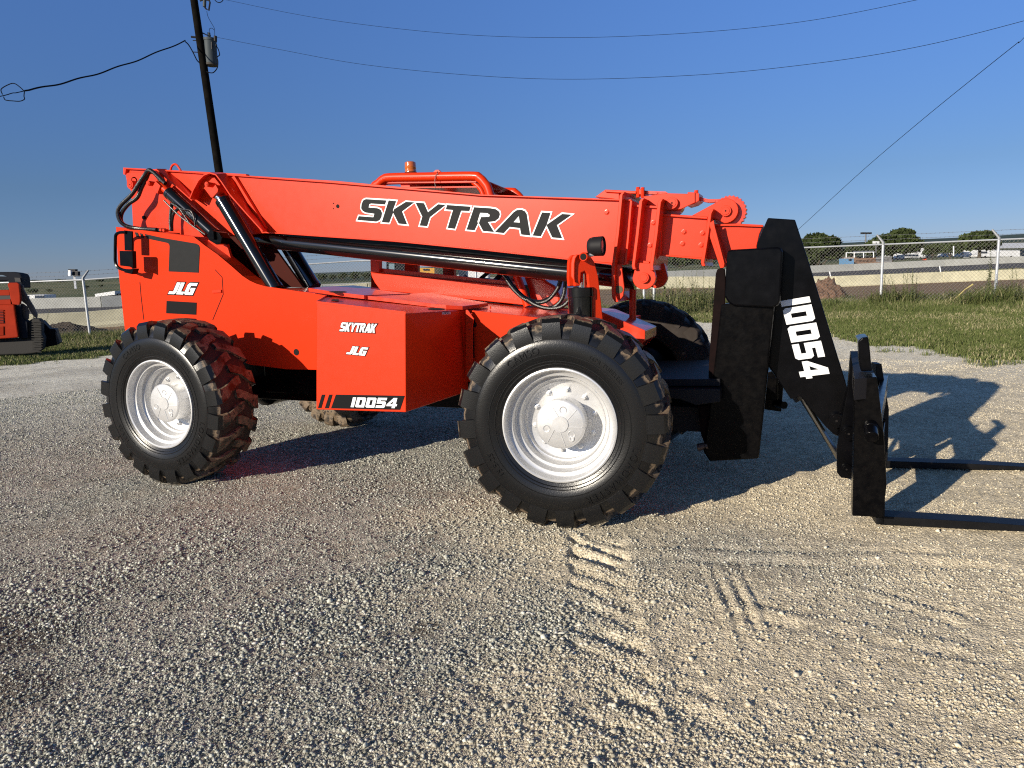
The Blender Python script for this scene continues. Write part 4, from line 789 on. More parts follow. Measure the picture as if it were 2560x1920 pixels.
# front pillar, dash, front hood
rt([(905, 255), (950, 380), (1000, 520), (1050, 660)], 1.62, .034, 'cab_pillar', cab, 'Q')
q = MB(); q.prism(cr('Q', [(985, 255), (1250, 290), (1300, 335), (1405, 395), (1470, 520), (1482, 600), (1350, 700), (1095, 660), (1060, 450)]), 1.72, 2.4); part(q, 'front_hood', ORANGE_D, bevel=.02)
q = MB(); q.prism(cr('Q', [(640, 352), (700, 280), (760, 240), (870, 250), (960, 430), (830, 440)]), 1.9, 2.3); part(q, 'dashboard', ORANGE_D, cab, .01)
wc = onY(*Ap('Q', 560, 290), 2.02); sw = MB(); tilt = Matrix.Rotation(math.radians(-38), 3, 'Y')
ring = [Vector(wc)+tilt @ Vector((.20*math.cos(a_), .20*math.sin(a_), 0)) for a_ in np.linspace(0, 2*math.pi, 33)]
sw.tube(ring, .018, 8, caps=False)
for a_ in (.4, 2.5, 4.6): sw.tube([Vector(wc)+tilt @ Vector((0, 0, -.04)), Vector(wc)+tilt @ Vector((.20*math.cos(a_), .20*math.sin(a_), 0))], .014, 6)
sw.tube([Vector(wc)+tilt @ Vector((0, 0, -.03)), Vector(wc)+tilt @ Vector((0, 0, -.35))], .045, 10); part(sw, 'steering_wheel', DARKIN, cab, 0)
kc = onY(*Ap('Q', 230, 290), 1.8); q = MB(); q.lathe([(.0001, .026), (.014, .022), (.024, .008), (.026, 0), (.022, -.014), (.010, -.024), (.006, -.03), (.006, -.14)], tuple(kc), 16, 'z'); part(q, 'lever', DARKIN, cab, 0)
# hose loops in front of the cab
hose('Q', [(600, 100), (730, 250), (850, 420), (1000, 560), (1180, 612), (1320, 575), (1430, 450), (1475, 330), (1480, 240)], 1.34, .016)
hose('Q', [(620, 100), (765, 260), (880, 420), (1030, 555), (1190, 598), (1330, 555), (1445, 440), (1490, 330), (1500, 240)], 1.38, .014)
hose('Q', [(650, 120), (740, 270), (870, 450), (1060, 600), (1240, 680), (1370, 680), (1480, 600), (1530, 480), (1545, 330), (1550, 240)], 1.36, .016)
hose('Q', [(1040, 570), (1150, 640), (1300, 685), (1450, 680), (1560, 620), (1640, 500)], 1.30, .015)
# ---- boom head
q = MB(); head_px = cr('H', [(1010, 78), (1225, 92), (1335, 430), (1640, 1425), (1618, 1560)])+cr('G', [(1035, 730), (1015, 800), (985, 785), (925, 725), (776, 543), (712, 561), (560, 330), (540, 100)])+cr('H', [(920, 310), (925, 270)])
q.prism(head_px, 1.10, 1.48); head = part(q, 'boom_head', BLACK, bevel=.006)
glyph_line('model_number', '10054', 'H', (1108, 735), (1270, 1350), (1338, 697), 1.10, DECAL_W, head, 0., 0, .004)
boss(*Ap('K', 130, 790), .048, 1.05, 1.12, 'head_pin', BLACK, head)
cy = cyl('tilt_cylinder', onY(1900, 860, 1.35), onY(2004, 995, 1.35), .05); rod = MB(); rod.tube([onY(2002, 990, 1.35), onY(2098, 1146, 1.35)], .020, 16); part(rod, 'rod', mat('dull_chrome', (.30, .29, .27), .25, metal=1.), cy, 0)
# ---- outriggers
q = MB(); q.prism(cr('H', [(640, 760), (1070, 720), (1062, 790), (972, 1659)])+cr('G', [(505, 945), (190, 962), (150, 900), (190, 600)]), .97, 1.07); leg = part(q, 'outrigger', BLACK_W, bevel=.012); leg['label'] = 'near outrigger leg folded up in front of the wheel'
q = MB(); q.prism(cr('H', [(682, 400), (686, 350), (705, 330), (1085, 308), (1115, 315), (1128, 345), (1108, 735), (1095, 765), (1050, 790), (735, 772), (700, 750), (668, 700)]), .93, 1.07); part(q, 'outrigger_sleeve', BLACK, leg, .012)
q = MB(); q.prism(cr('H', [(598, 520), (610, 485), (640, 472), (668, 482), (675, 560), (650, 1659), (530, 1659), (545, 1200)]), .98, 1.01); q.prism([(1745, 1015), (1800, 1010), (1790, 1153), (1776, 1150), (1752, 1085)], .99, 1.03)
part(q, 'outrigger_plate', mat('primer_black', (.006, .002, .002), .7, spec=.08, var=.4, vscale=10), leg, .004)
q = MB(); c1_ = onY(*Ap('X', 930, 1120), 1.0); c2_ = onY(*Ap('X', 815, 1145), 1.0); q.tube([c1_, c2_], .026, 16); q.tube([c1_, c1_*.8+c2_*.2], .034, 16); part(q, 'outrigger_pin', mat('worn_steel', (.12, .085, .075), .45, metal=.5), leg, .001)
q = MB(); q.prism([(1915, 932), (1937, 926), (1958, 966), (1953, 1030), (1900, 1022)], 2.0, 2.12); q.prism([(1905, 945), (1945, 945), (1945, 1000), (1905, 1000)], 1.9, 2.0); lg2 = part(q, 'outrigger', BLACK_W, bevel=.006); lg2['label'] = 'far outrigger leg glimpsed beyond the near one'
q = MB(); q.tube([onY(1938, 1010, 2.0), onY(1961, 1013, 1.9)], .03, 12); part(q, 'outrigger_pin', BLACK_W, lg2, 0)
# ---- carriage and forks
Kp = lambda p: cr('K', p)
q = MB(); q.prism(Kp([(272, 458), (445, 446), (470, 640), (500, 900), (516, 1150), (522, 1300), (488, 1548), (252, 1533), (266, 1000)]), .45, .62)
tp_ = [onZ(*c, .93) for c in Kp([(272, 462), (442, 445), (412, 392), (320, 345), (300, 243), (237, 243)])]
car = part(q, 'carriage', BLACK_W, bevel=.006)
q = MB(); q.slab(tp_, (0, 0, -.12)); part(q, 'carriage_top', DARKIN, car, .0); q = MB(); q.beam((1.79, .60, .34), (1.97, 2.2, .34), .05, .12); q.beam((1.79, .60, .64), (1.97, 2.2, .64), .05, .12); part(q, 'carriage_bar', BLACK, car, .004)
q = MB(); q.prism(Kp([(240, 250), (268, 470), (262, 1245), (165, 1235), (133, 1195), (133, 1010), (147, 900), (215, 560)]), .98, 1.06); q.prism(Kp([(240, 250), (268, 470), (262, 1245), (165, 1235), (133, 1195), (133, 1010), (147, 900), (215, 560)]), 1.50, 1.58); cb = part(q, 'carriage_bracket', BLACK, car, .004)
boss(*Ap('K', 208, 1170), .036, .965, 1.02, 'pivot_pin', BLACK, cb); boss(*Ap('K', 225, 892), .045, .94, 1.02, 'pivot_pin', BLACK, cb)
q = MB(); q.tube([onY(*Ap('K', 395, 785), .55), onY(*Ap('K', 398, 860), .40)], .040, 20); q.tube([onY(*Ap('K', 398, 860), .40), onY(*Ap('K', 404, 918), .33)], .036, 20); part(q, 'fork_shaft', BLACK, car, .003)
q = MB(); q.tube([onY(*Ap('K', 404, 915), .335), onY(*Ap('K', 404, 921), .325)], .028, 18); part(q, 'shaft_bore', BLACK_W, car, 0)
# upper stop of the carriage
q = MB(); q.prism(Kp([(298, 165), (330, 138), (378, 132), (388, 200), (400, 330), (414, 398), (322, 404), (306, 330)]), .64, .74); q.prism(Kp([(290, 150), (330, 138), (378, 132), (384, 185), (320, 190)]), .74, .98)
part(q, 'fork_hanger', BLACK, car, .008)
fk = []
for near_b, far_b, lab in (((2209, 1312), (2560, 1330), 'near fork lying just above the ground'), ((2217, 1169), (2560, 1177), 'far fork lying just above the ground')):
    a_ = onZ(*near_b, .02); e_ = onZ(*far_b, .02); u_ = (e_-a_); u_[2] = 0; u_ /= np.linalg.norm(u_); v_ = np.array([-u_[1], u_[0], 0]); L_ = 1.22
    q = MB(); w0, w1, h0, h1 = .125, .10, .052, .014
    secs = [(-.03, .125, .0, .052), (0, .125, 0, .052), (.55, .125, 0, .045), (1.05, .12, .01, .026), (1.2, .08, .014, .02)]
    vs = []
    for s_, w_, z0, z1 in secs:
        b0 = a_+u_*s_; b0[2] = .02
        vs += [b0+[0, 0, z0], b0+v_*w_+[0, 0, z0], b0+v_*w_+[0, 0, z1], b0+[0, 0, z1]]
    fs = [(i*4+k, i*4+(k+1) % 4, (i+1)*4+(k+1) % 4, (i+1)*4+k) for i in range(len(secs)-1) for k in range(4)]+[(0, 1, 2, 3), (19, 18, 17, 16)]
    q.add(vs, fs)
    s0 = a_-u_*.04; sh = [s0+[0, 0, .0], s0+u_*.045, s0+u_*.036+[0, 0, .45], s0-u_*.03+[0, 0, .80], s0-u_*.07+[0, 0, .80], s0-u_*.03+[0, 0, .4]]
    q.prism3(sh, [p_+v_*.125 for p_ in sh])
    o = part(q, 'fork', FORKM, TH, .004); o['label'] = lab
# ================================================================ FENCE
def fpos(px): d = float(fF(px)); p_ = gpt(px, d); p_[2] = float(zF(px)); return p_
FH = 2.08
fence = thing('chain_link_fence', 'galvanised chain link fence with barbed wire crossing behind the orange machine', 'fence', tuple(fpos(2205)))
fq = []
def fpart(mb, name, m, label=None, bevel=0):
    o = mb.build(name, m, None, bevel); adopt(fence, o); return o
post_px = [-700, -250, 15-190, 232-0, 480, 720, 960, 1200, 1410, 1615, 1640, 1920, 2204.5, 2489.5, 2790, 3100, 3450]
post_px = sorted(set(post_px))
for px in post_px:
    p0 = fpos(px); q = MB(); lean = np.array([0., 0, 0])
    if px == 232: lean = (P(211, 697, 24.8)-P(211.6, 701, 24.8))*0
    top = p0+[0, 0, FH+.03]; thick = .042 if px not in (1615, 1640) else .05
    q.tube([p0-[0, 0, .1], top], thick, 12)
    fpart(q, 'fence_post', GALV)
    q = MB(); ov = np.array([math.sin(HEAD)*.0, 0, 0])
    dirv = np.array([-math.cos(HEAD), math.sin(HEAD), 0.]); arm = dirv*(.16 if px > 700 else -.16)+np.array([math.sin(HEAD), math.cos(HEAD), 0])*.12+np.array([0, 0, .30])
    q.tube([top-[0, 0, .04], top+[0, 0, .03], top+arm], [.05, .045, .03], 8); fpart(q, 'barb_arm', mat('dull_galvanised', (.30, .31, .32), .6, metal=.3))
rp = np.arange(-700, 3451, 25.); rail = MB(); rail.tube([fpos(x)+[0, 0, FH] for x in rp], .027, 8); fpart(rail, 'top_rail', GALV)
for h, off in ((.16, .07), (.30, .13)):
    q = MB(); q.tube([fpos(x)+[0, 0, FH+h]+np.array([math.sin(HEAD), math.cos(HEAD), 0])*off for x in rp], .005, 4)
    for x in np.arange(-600, 3400, 11.):
        c_ = fpos(x)+[0, 0, FH+h]+np.array([math.sin(HEAD), math.cos(HEAD), 0])*off
        a_ = random.uniform(0, 3.1); q.beam(c_-[.02*math.cos(a_), 0, .02*math.sin(a_)], c_+[.02*math.cos(a_), 0, .02*math.sin(a_)], .010, .010)
    fpart(q, 'barbed_wire', mat('barbed_wire', (.10, .10, .11), .6))
# woven mesh: straight diagonal wires between ground and rail
seg = [fpos(x) for x in np.arange(-700, 3451, 5.)]; L = [0]
for i in range(1, len(seg)): L.append(L[-1]+np.linalg.norm((seg[i]-seg[i-1])[:2]))
segA = np.array(seg); L = np.array(L)
def fs_(s_): return np.stack([np.interp(s_, L, segA[:, j]) for j in range(3)], -1)
pitch = .115; s0 = np.arange(-FH, L[-1]+FH, pitch); Vm = []; Fm = []; rw = .0034
for sgn in (1, -1):
    a0 = s0; a1 = s0+sgn*FH; ok = (np.minimum(a0, a1) > 0) & (np.maximum(a0, a1) < L[-1]); A0, A1 = a0[ok], a1[ok]
    for part_ in range(4):
        t0, t1 = part_/4, (part_+1)/4
        b0 = fs_(A0+(A1-A0)*t0)+np.array([0, 0, 1])*FH*t0; b1 = fs_(A0+(A1-A0)*t1)+np.array([0, 0, 1])*FH*t1; n = len(b0)
        tdir = (b1-b0)/np.linalg.norm(b1-b0, axis=1)[:, None]; u = np.cross(tdir, [0, 1., 0]); u /= np.linalg.norm(u, axis=1)[:, None]; v_ = np.cross(tdir, u)
        base = sum(len(x) for x in Vm)
        for bb in (b0, b1):
            for k in range(3): Vm.append(bb+(u*math.cos(2.094*k)+v_*math.sin(2.094*k))*rw)
        idx = np.arange(n)
        for k in range(3): k2 = (k+1) % 3; Fm.append(np.stack([base+k*n+idx, base+k2*n+idx, base+(3+k2)*n+idx, base+(3+k)*n+idx], -1))
wm = mat('fence_wire', (.27, .26, .24), .6, metal=.2)
o = raw_mesh('wire_mesh', np.vstack(Vm), np.vstack(Fm), 4, wm); adopt(fence, o)
# ================================================================ BARRIERS AND WALL
def wall_run(name, label, px0, px1, fd, fz, h, th, m, seg_px, lip=0., group=None):
    """separate precast lengths standing end to end"""
    xs = list(seg_px)
    for i in range(len(xs)-1):
        a_, c_ = gpt(xs[i], float(fd(xs[i]))), gpt(xs[i+1], float(fd(xs[i+1]))); a_[2] = float(fz(xs[i])); c_[2] = float(fz(xs[i+1]))
        t_ = c_-a_; Ln = np.linalg.norm(t_[:2]); t2 = t_/Ln; nrm = np.array([t2[1], -t2[0], 0]); a_ = a_+t2*.02; c_ = c_-t2*.02
        prof = [(-.30, -.35), (-.30, .10), (-.22, .26), (-.09, h), (.09, h), (.22, .26), (.30, .10), (.30, -.35)] if lip else [(-th/2, -.35), (-th/2, h), (th/2, h), (th/2, -.35)]
        q = MB(); q.prism3([a_+nrm*p_+[0, 0, z_] for p_, z_ in prof], [c_+nrm*p_+[0, 0, z_] for p_, z_ in prof])
        o = q.build(name, m, None, .015); tag(o, label, 'barrier', group)
        if i: pass
YEL = mat('cream_barrier_concrete', (.74, .69, .47), .85, var=.12, vscale=1.2, bump=.2, bscale=8)
WCON = mat('pale_wall_concrete', (.56, .56, .51), .88, var=.1, vscale=.8, bump=.15, bscale=5)
_xs = [-640, -420, -230, -60, 100, 233, 380, 520, 660, 800, 930, 1080, 1230, 1400, 1560, 1700, 1900, 2086, 2353, 2640, 3000]
wall_run('concrete_barrier', 'cream painted concrete barrier length in the nearer row beyond the fence', 0, 0, fB, zB, .84, .3, YEL, _xs, 1, 'cream concrete barriers in the nearer row')
_xs = [-640, -400, -160, 60, 270, 460, 640, 820, 1000, 1180, 1350, 1520, 1716, 1920, 2134, 2360, 2600, 2860]
wall_run('barrier_panel', 'grey white concrete wall panel standing along the track', 0, 0, fW, zW, 1.06, .2, WCON, _xs, 0, 'grey concrete wall panels along the track')
# thin marker posts between the rows
for i, (px, yb, yt, lab) in enumerate(((2077, 694, 679, 'thin white marker post leaning left, the left one between the barrier rows'), (2352, 682, 665, 'thin white marker post beyond the barrier, right one'))):
    d = 60.; q = MB(); q.tube([P(px, yb, d), P(px-3, yt, d)], .05, 6); tag(q.build('marker_post', DECAL_W), lab, 'marker post', 'white marker posts')
# ================================================================ DIRT MOUNDS
def mound(px, d, w_, dp, h, col, label, seed):
    c_ = gpt(px, d); n = 46; u = np.linspace(-1, 1, n); Xn, Yn = np.meshgrid(u, u); r_ = np.hypot(Xn, Yn); rr = np.random.default_rng(seed)
    pr = np.clip(1-r_, 0, 1)**.8; o_ = seed*3.7; z = h*pr*(.55+.9*fbm(Xn+o_, Yn+o_, 2.2, 4))+h*.35*(fbm(Xn+o_, Yn+o_, 9., 3)-.5)*sst(pr, 0, .15)-.12*(pr <= 0)-.02
    X = c_[0]+Xn*w_*math.cos(HEAD)+Yn*dp*math.sin(HEAD); Y = c_[1]-Xn*w_*math.sin(HEAD)+Yn*dp*math.cos(HEAD); Z = c_[2]+z
    I_, J_ = np.meshgrid(np.arange(n-1), np.arange(n-1), indexing='ij'); F_ = np.stack([I_*n+J_, I_*n+J_+1, (I_+1)*n+J_+1, (I_+1)*n+J_], -1).reshape(-1, 4)
    m = mat('mound_soil', col, .95, var=.45, vscale=9, bump=.8, bscale=22); o = raw_mesh('dirt_mound', np.stack([X, Y, Z], -1).reshape(-1, 3), F_, 4, m); tag(o, label, 'dirt mound')
mound(170, 26.6, 2.1, 1.2, .62, (.055, .040, .028), 'dark earth mound behind the fence post at the left', 3)
mound(2068, 33, 1.0, .9, 1.05, (.15, .085, .055), 'reddish brown dirt heap in front of the cream barrier', 5)
mound(1705, 30, 2.2, 1.2, .75, (.19, .13, .08), 'low tan dirt bank behind the weeds below the boom tip', 8)
mound(-120, 27, 2.5, 1.2, .5, (.055, .040, .028), 'dark earth bank at the very left edge behind the fence', 9)
# ================================================================ GRASS AND WEEDS
GRASSM = vcol_mat('grass_blades', .75, spec=.25)
def blades(name, x, y, z, h, wd, col, lean=.5, kind='stuff'):
    n = len(x); a_ = rng.uniform(0, 6.283, n); la_ = rng.uniform(0, 6.283, n); lm = rng.random(n)*lean*h
    bx = np.cos(a_)*wd/2; by = np.sin(a_)*wd/2; mx = np.cos(la_)*lm; my = np.sin(la_)*lm; o_ = np.zeros(n)
    v0 = np.stack([x-bx, y-by, z-.01], -1); v1 = np.stack([x+bx, y+by, z-.01], -1); v2 = np.stack([x+bx*.7+mx*.35, y+by*.7+my*.35, z+h*.6], -1); v3 = np.stack([x-bx*.7+mx*.35, y-by*.7+my*.35, z+h*.6], -1); v4 = np.stack([x+mx, y+my, z+h], -1)
    Vv = np.stack([v0, v1, v2, v3, v4], 1).reshape(-1, 3); b_ = np.arange(n)[:, None]*5; Ff = np.vstack([b_+np.array([[0, 1, 2]]), b_+np.array([[0, 2, 3]]), b_+np.array([[3, 2, 4]])])
    o = raw_mesh(name, Vv, Ff, 3, GRASSM, np.repeat(col, 5, 0)); tag(o, kind=kind); return o
def band(n, pa, pb, fa, fb):
    px = rng.uniform(pa, pb, n); t_ = rng.random(n); d = fa(px)*(1-t_)+fb(px)*t_; a_ = np.arctan((px-1280)/FPX); r_ = d/np.cos(a_)
    x = CAM[0]+r_*np.sin(a_+HEAD); y = CAM[1]+r_*np.cos(a_+HEAD); z, _, _ = ground_at(x, y); return px, d, x, y, z
g0, g1, g2 = np.array([.065, .098, .022]), np.array([.15, .165, .055]), np.array([.44, .39, .22])
def gcol(n, x, y, dry=.17):
    t_ = rng.random((n, 1)); c_ = g0*(1-t_)+g1*t_; k = (rng.random(n) < dry*(.3+1.6*sst(fbm(x, y, .55, 3), .42, .62)))[:, None]; return np.where(k, g2*rng.uniform(.6, 1.1, (n, 1)), c_)
for (pa, pb, n) in ((1600, 2720, 210000), (-220, 430, 85000), (430, 1600, 70000)):
    px, d, x, y, z = band(n, pa, pb, lambda p_: fG(p_)-1.0, lambda p_: fF(p_)+1.5)
    n1 = fbm(x, y, .9, 4); n2 = fbm(x, y, 4.5, 4); gb = fG(px)+1.6*(n1-.5)*2+.9*(n2-.5); k = (d > gb-.2) & (rng.random(len(x)) < sst(d-gb, -.5, 1.3)+.12)
    x, y, z, d, px = x[k], y[k], z[k], d[k], px[k]; n = len(x); nf = sst(d-fF(px), -4.5, -.5)
    h = rng.uniform(.02, .085, n)*(.7+1.1*fbm(x, y, 1.3, 2))*(1+1.8*nf); blades('grass', x, y, z, h, rng.uniform(.008, .018, n), gcol(n, x, y), .8)
# taller weeds along the fence
for (pa, pb, n) in ((1560, 2720, 52000), (-200, 430, 15000)):
    px, d, x, y, z = band(n, pa, pb, lambda p_: fF(p_)-1.5, lambda p_: fF(p_)+2.4)
    m_ = sst(fbm(x, y, .8, 3), .38, .62); k = rng.random(n) < .25+.75*m_; x, y, z, px, m_ = x[k], y[k], z[k], px[k], m_[k]; n = len(x)
    hm = np.interp(px, [-200, 430, 1560, 1800, 2020, 2230, 2350, 2480, 2720], [.16, .16, .85, .7, .30, .55, .34, .55, .5])
    h = hm*rng.uniform(.35, 1.1, n)*(.5+.7*m_); blades('weeds', x, y, z+rng.random(n)*h*.5, h*.6, rng.uniform(.012, .03, n), gcol(n, x, y, .16)*.8, 1.3)
px, d, x, y, z = band(90000, -300, 2800, lambda p_: fB(p_)+1, lambda p_: fB(p_)+(fW(p_)-fB(p_))*.42)
blades('verge_grass', x, y, z, rng.uniform(.08, .3, len(x)), rng.uniform(.03, .06, len(x)), gcol(len(x), x, y, .5), .8)
def leafy(name, label, cat, px, d, h, nst, spread, seed, group=None, dry=0, leaf=.05, tall=None):
    """weed plant: several stems set with leaves"""
    r = random.Random(seed); c_ = gpt(px, d); st = MB(); Lv = []; Lc = []
    for i in range(nst):
        a_ = r.uniform(0, 6.28); rr_ = spread*math.sqrt(r.random()); hh = h*1.3*r.uniform(.45, 1.0); b0 = c_+[rr_*math.cos(a_), rr_*math.sin(a_), -.02]; ln = r.uniform(0, .25)*hh; la_ = r.uniform(0, 6.28)
        ps = [b0+np.array([ln*math.cos(la_)*t_*t_, ln*math.sin(la_)*t_*t_, hh*t_]) for t_ in (0, .35, .7, 1)]; st.tube(ps, [.010, .008, .006, .004], 4)
        for k in range(int(hh/.016)):
            t_ = r.uniform(.12, 1.); p_ = b0+np.array([ln*math.cos(la_)*t_*t_, ln*math.sin(la_)*t_*t_, hh*t_]); a2 = r.uniform(0, 6.28); l_ = 1.25*leaf*r.uniform(.6, 1.5)*(1.2-.7*t_); up = r.uniform(-.3, .7)
            dv_ = np.array([math.cos(a2), math.sin(a2), up]); sd2 = np.array([-math.sin(a2), math.cos(a2), r.uniform(-.3, .3)]); Lv += [p_, p_+dv_*l_*.5+sd2*l_*.28, p_+dv_*l_, p_+dv_*l_*.5-sd2*l_*.28]
            t2 = r.random(); cc_ = (g0*(1-t2)+g1*t2)*.9; Lc += [cc_]*4
    o = st.build('stem', mat('weed_stem', (.12, .13, .05), .8)); n = len(Lv)//4
    lf = raw_mesh('foliage', np.array(Lv), np.arange(n*4).reshape(-1, 4), 4, GRASSM, np.array(Lc)); root = thing(name, label, cat, tuple(c_), group); adopt(root, o, lf); return root
leafy('weed_plant', 'tall dark leafy weed clump right of the fence post near the centre right', 'weed', 2243, 22.9, 1.05, 16, .45, 1)
leafy('weed_plant', 'upright leafy weed stalks in the middle of the fence bay', 'weed', 2268, 23.3, .95, 7, .4, 2)
leafy('weed_plant', 'bushy green weed leaning on the right hand fence post', 'weed', 2500, 21.8, 1.0, 12, .55, 3)
leafy('weed_plant', 'tall thin weed standing just left of the right hand fence post', 'weed', 2472, 22.9, 1.65, 2, .1, 4, leaf=.08)
leafy('weed_plant', 'low weed bush at the right edge of the picture', 'weed', 2560, 21.2, .7, 10, .5, 5)
leafy('weed_plant', 'dense green weed thicket behind the far front wheel', 'weed', 1690, 22.5, .95, 26, .8, 6)
leafy('weed_plant', 'green weed thicket between the boom tip and the outrigger', 'weed', 1745, 23.5, 1.15, 22, .7, 7)
leafy('weed_plant', 'dry tan weed clump beside the levelling post', 'weed', 1560, 23, .95, 18, .7, 8)
leafy('weed_plant', 'low weed bush left of the middle fence post', 'weed', 2175, 23.2, .55, 12, .5, 9)
leafy('weed_plant', 'thin dark weed stalk leaning against the fence under the boom tip', 'weed', 1668, 24.9, 1.75, 1, .05, 10, leaf=.1)
leafy('weed_plant', 'short weed tuft right of centre in the last fence bay', 'weed', 2392, 23.2, .5, 7, .4, 12)
leafy('weed_plant', 'small weed stalk in front of the dark earth mound', 'weed', 105, 25.4, 1.0, 2, .3, 13)
q = MB(); q.tube([P(2390, 745, 22.3), P(2412, 724, 22.3), P(2432, 711, 22.3)], [.02, .014, .03], 6); tag(q.build('dry_stalk', mat('straw', (.5, .42, .16), .8)), 'pale yellow dry stalk leaning in the weeds', 'stalk')
# ================================================================ TREES
LEAF = vcol_mat('tree_leaves', .8, spec=.2)
BARK = mat('bark', (.075, .06, .045), .9, var=.3, vscale=4)
def tree(px, d, wpx, ytop, ybase, label, seed, nleaf=2600, trunk=.25, group='trees beyond the track', dark=1., wide=None, ls=None):
    """crown spans wpx image columns at depth d; top at ytop"""
    r = np.random.default_rng(seed); nleaf = int(nleaf*1.7); W_ = wpx*d/FPX/2; base = P(px, ybase, d); top = P(px, ytop, d)[2]; H_ = top-base[2]
    nb = 16; cz = base[2]+H_*(.36+.5*r.random(nb)); ca_ = r.uniform(0, 6.28, nb); cr_ = W_*.62*np.sqrt(r.random(nb)); cx_ = base[0]+cr_*np.cos(ca_); cy_ = base[1]+cr_*np.sin(ca_)
    rad_ = W_*r.uniform(.30, .46, nb); cz = np.minimum(cz, base[2]+H_-rad_*.62-H_*.12*(cr_/W_)**1); cz = np.maximum(cz, base[2]+H_*trunk+rad_*.35)
    k = r.integers(0, nb, nleaf); dr = r.normal(size=(nleaf, 3)); dr /= np.linalg.norm(dr, axis=1)[:, None]; rho = r.random(nleaf)**.4
    p_ = np.stack([cx_[k], cy_[k], cz[k]], -1)+dr*rho[:, None]*rad_[k][:, None]*np.array([1, 1, .68]); s_ = (ls or W_*.075)*r.uniform(.6, 1.5, nleaf)
    u = r.normal(size=(nleaf, 3)); u /= np.linalg.norm(u, axis=1)[:, None]; v_ = np.cross(u, r.normal(size=(nleaf, 3))); v_ /= np.linalg.norm(v_, axis=1)[:, None]
    Vv = np.stack([p_-u*s_[:, None], p_+v_*s_[:, None]*.7, p_+u*s_[:, None], p_-v_*s_[:, None]*.7], 1).reshape(-1, 3); t_ = r.random((nleaf, 1)); tint = (r.uniform(.75, 1.3, nb))[k][:, None]
    c_ = (np.array([.030, .045, .014])*(1-t_)+np.array([.062, .082, .028])*t_)*tint*dark
    o = raw_mesh('crown', Vv, np.arange(nleaf*4).reshape(-1, 4), 4, LEAF, np.repeat(c_, 4, 0)); tr = MB(); tr.tube([base-[0, 0, .4], base+[0, 0, H_*trunk*.8], base+[W_*.05, 0, H_*.5]], [W_*.075, W_*.055, W_*.03], 8)
    for j in range(min(6, nb)): tr.tube([base+[0, 0, H_*trunk*.75], [(base[0]+cx_[j])/2, (base[1]+cy_[j])/2, base[2]+H_*(trunk+.08)], [cx_[j], cy_[j], cz[j]]], [W_*.035, W_*.028, W_*.012], 6)
    t2 = tr.build('trunk', BARK); root = thing('tree', label, 'tree', tuple(base), group); adopt(root, t2, o); return root
tree(2040, 135, 150, 583, 672, 'wide dark green tree immediately right of the black boom head', 11, 4200, .08)
tree(2228, 150, 135, 572, 652, 'tall dark oak behind the fence post right of the boom head', 12, 4200, .3)
tree(2330, 170, 50, 608, 646, 'small round dark tree between the white buildings', 13, 1600, .15)
tree(2375, 165, 62, 604, 645, 'mid sized dark tree with bushy crown, second right of the tall oak', 14, 1800, .15)
tree(2448, 150, 120, 578, 645, 'spreading tree with forked trunk beside the long white building', 15, 3600, .42)
tree(2290, 220, 40, 604, 640, 'low bushy tree behind the white open sided building', 16, 1000, .1)
tree(2410, 230, 40, 600, 634, 'low tree between two larger trees at the right', 17, 1000, .1)
for i, (px, yt, yb, wp, d, lab) in enumerate([(2175, 608, 640, 60, 380, 'hazy tree line clump behind the open frame'), (2130, 612, 642, 60, 400, 'hazy tree clump left of the light mast'), (1700, 636, 668, 90, 300, 'dark tree clump seen under the boom tip'), (1760, 640, 668, 70, 320, 'dark trees seen beside the outrigger top'), (1640, 634, 668, 70, 330, 'dark tree clump left of the boom tip pin')]):
    tree(px, d, wp, yt, yb, lab, 30+i, 900, .05)
bs = [(832, 686, 700, 26), (858, 681, 702, 30), (888, 678, 702, 34), (915, 681, 700, 30), (806, 684, 702, 34), (940, 680, 702, 30), (780, 686, 704, 30)]
for i, (px, yt, yb, wp) in enumerate(bs): tree(px, 420, wp, yt, yb, 'small dark tree number seen between lift cylinder and cab'.replace(' number', ''), 50+i, 420, .05, 'row of trees seen between the lift cylinder and the cab')
for i, (px, yt, yb, wp, lab) in enumerate([(82, 722, 731, 34, 'flat dark bush in the field, left of the fence post'), (124, 722, 730, 18, 'small dark bush in the field'), (217, 712, 722, 18, 'small bush right behind the left fence post'), (253, 711, 718, 14, 'smallest bush nearest the orange hood'), (92, 701, 706, 30, 'dark shrub on the skyline at the left'), (150, 700, 704, 30, 'skyline shrub beneath the sign'), (250, 698, 703, 24, 'skyline shrub beside the orange hood')]):
    tree(px, 260 if yt > 705 else 700, wp, yt, yb, lab, 70+i, 300, .02, 'bushes in the fields at the left')
# ================================================================ FAR BUILDINGS AND THINGS
WHT = mat('white_sheet_metal', (.72, .73, .74), .6, var=.05, vscale=.3); RUST = mat('brown_wall', (.24, .145, .10), .9, var=.2, vscale=1.5); GREYF = mat('grey_fascia', (.25, .25, .26), .8)
BLUE = mat('blue_panel', (.13, .28, .48), .6); GLASS = mat('dark_glass', (.02, .025, .03), .1, coat=.5)
def fbox(q, x0, x1, y0, y1, d, dep):
    """box whose front face covers the given pixels at depth d"""
    f_ = [P(x0, y1, d), P(x1, y1, d), P(x1, y0, d), P(x0, y0, d)]; o_ = np.array([math.sin(HEAD), math.cos(HEAD), 0])*dep; return q.prism3(f_, [p_+o_ for p_ in f_])
def bld(name, label, cat, d, dep, body, mt, parts_=(), group=None):
    q = MB(); fbox(q, *body, d, dep); o = q.build(name, mt); tag(o, label, cat, group)
    for nm, (x0, x1, y0, y1), m, dd in parts_:
        z_ = MB(); fbox(z_, x0, x1, y0, y1, d-dd, .3 if dd else dep); z_.build(nm, m, o)
    return o
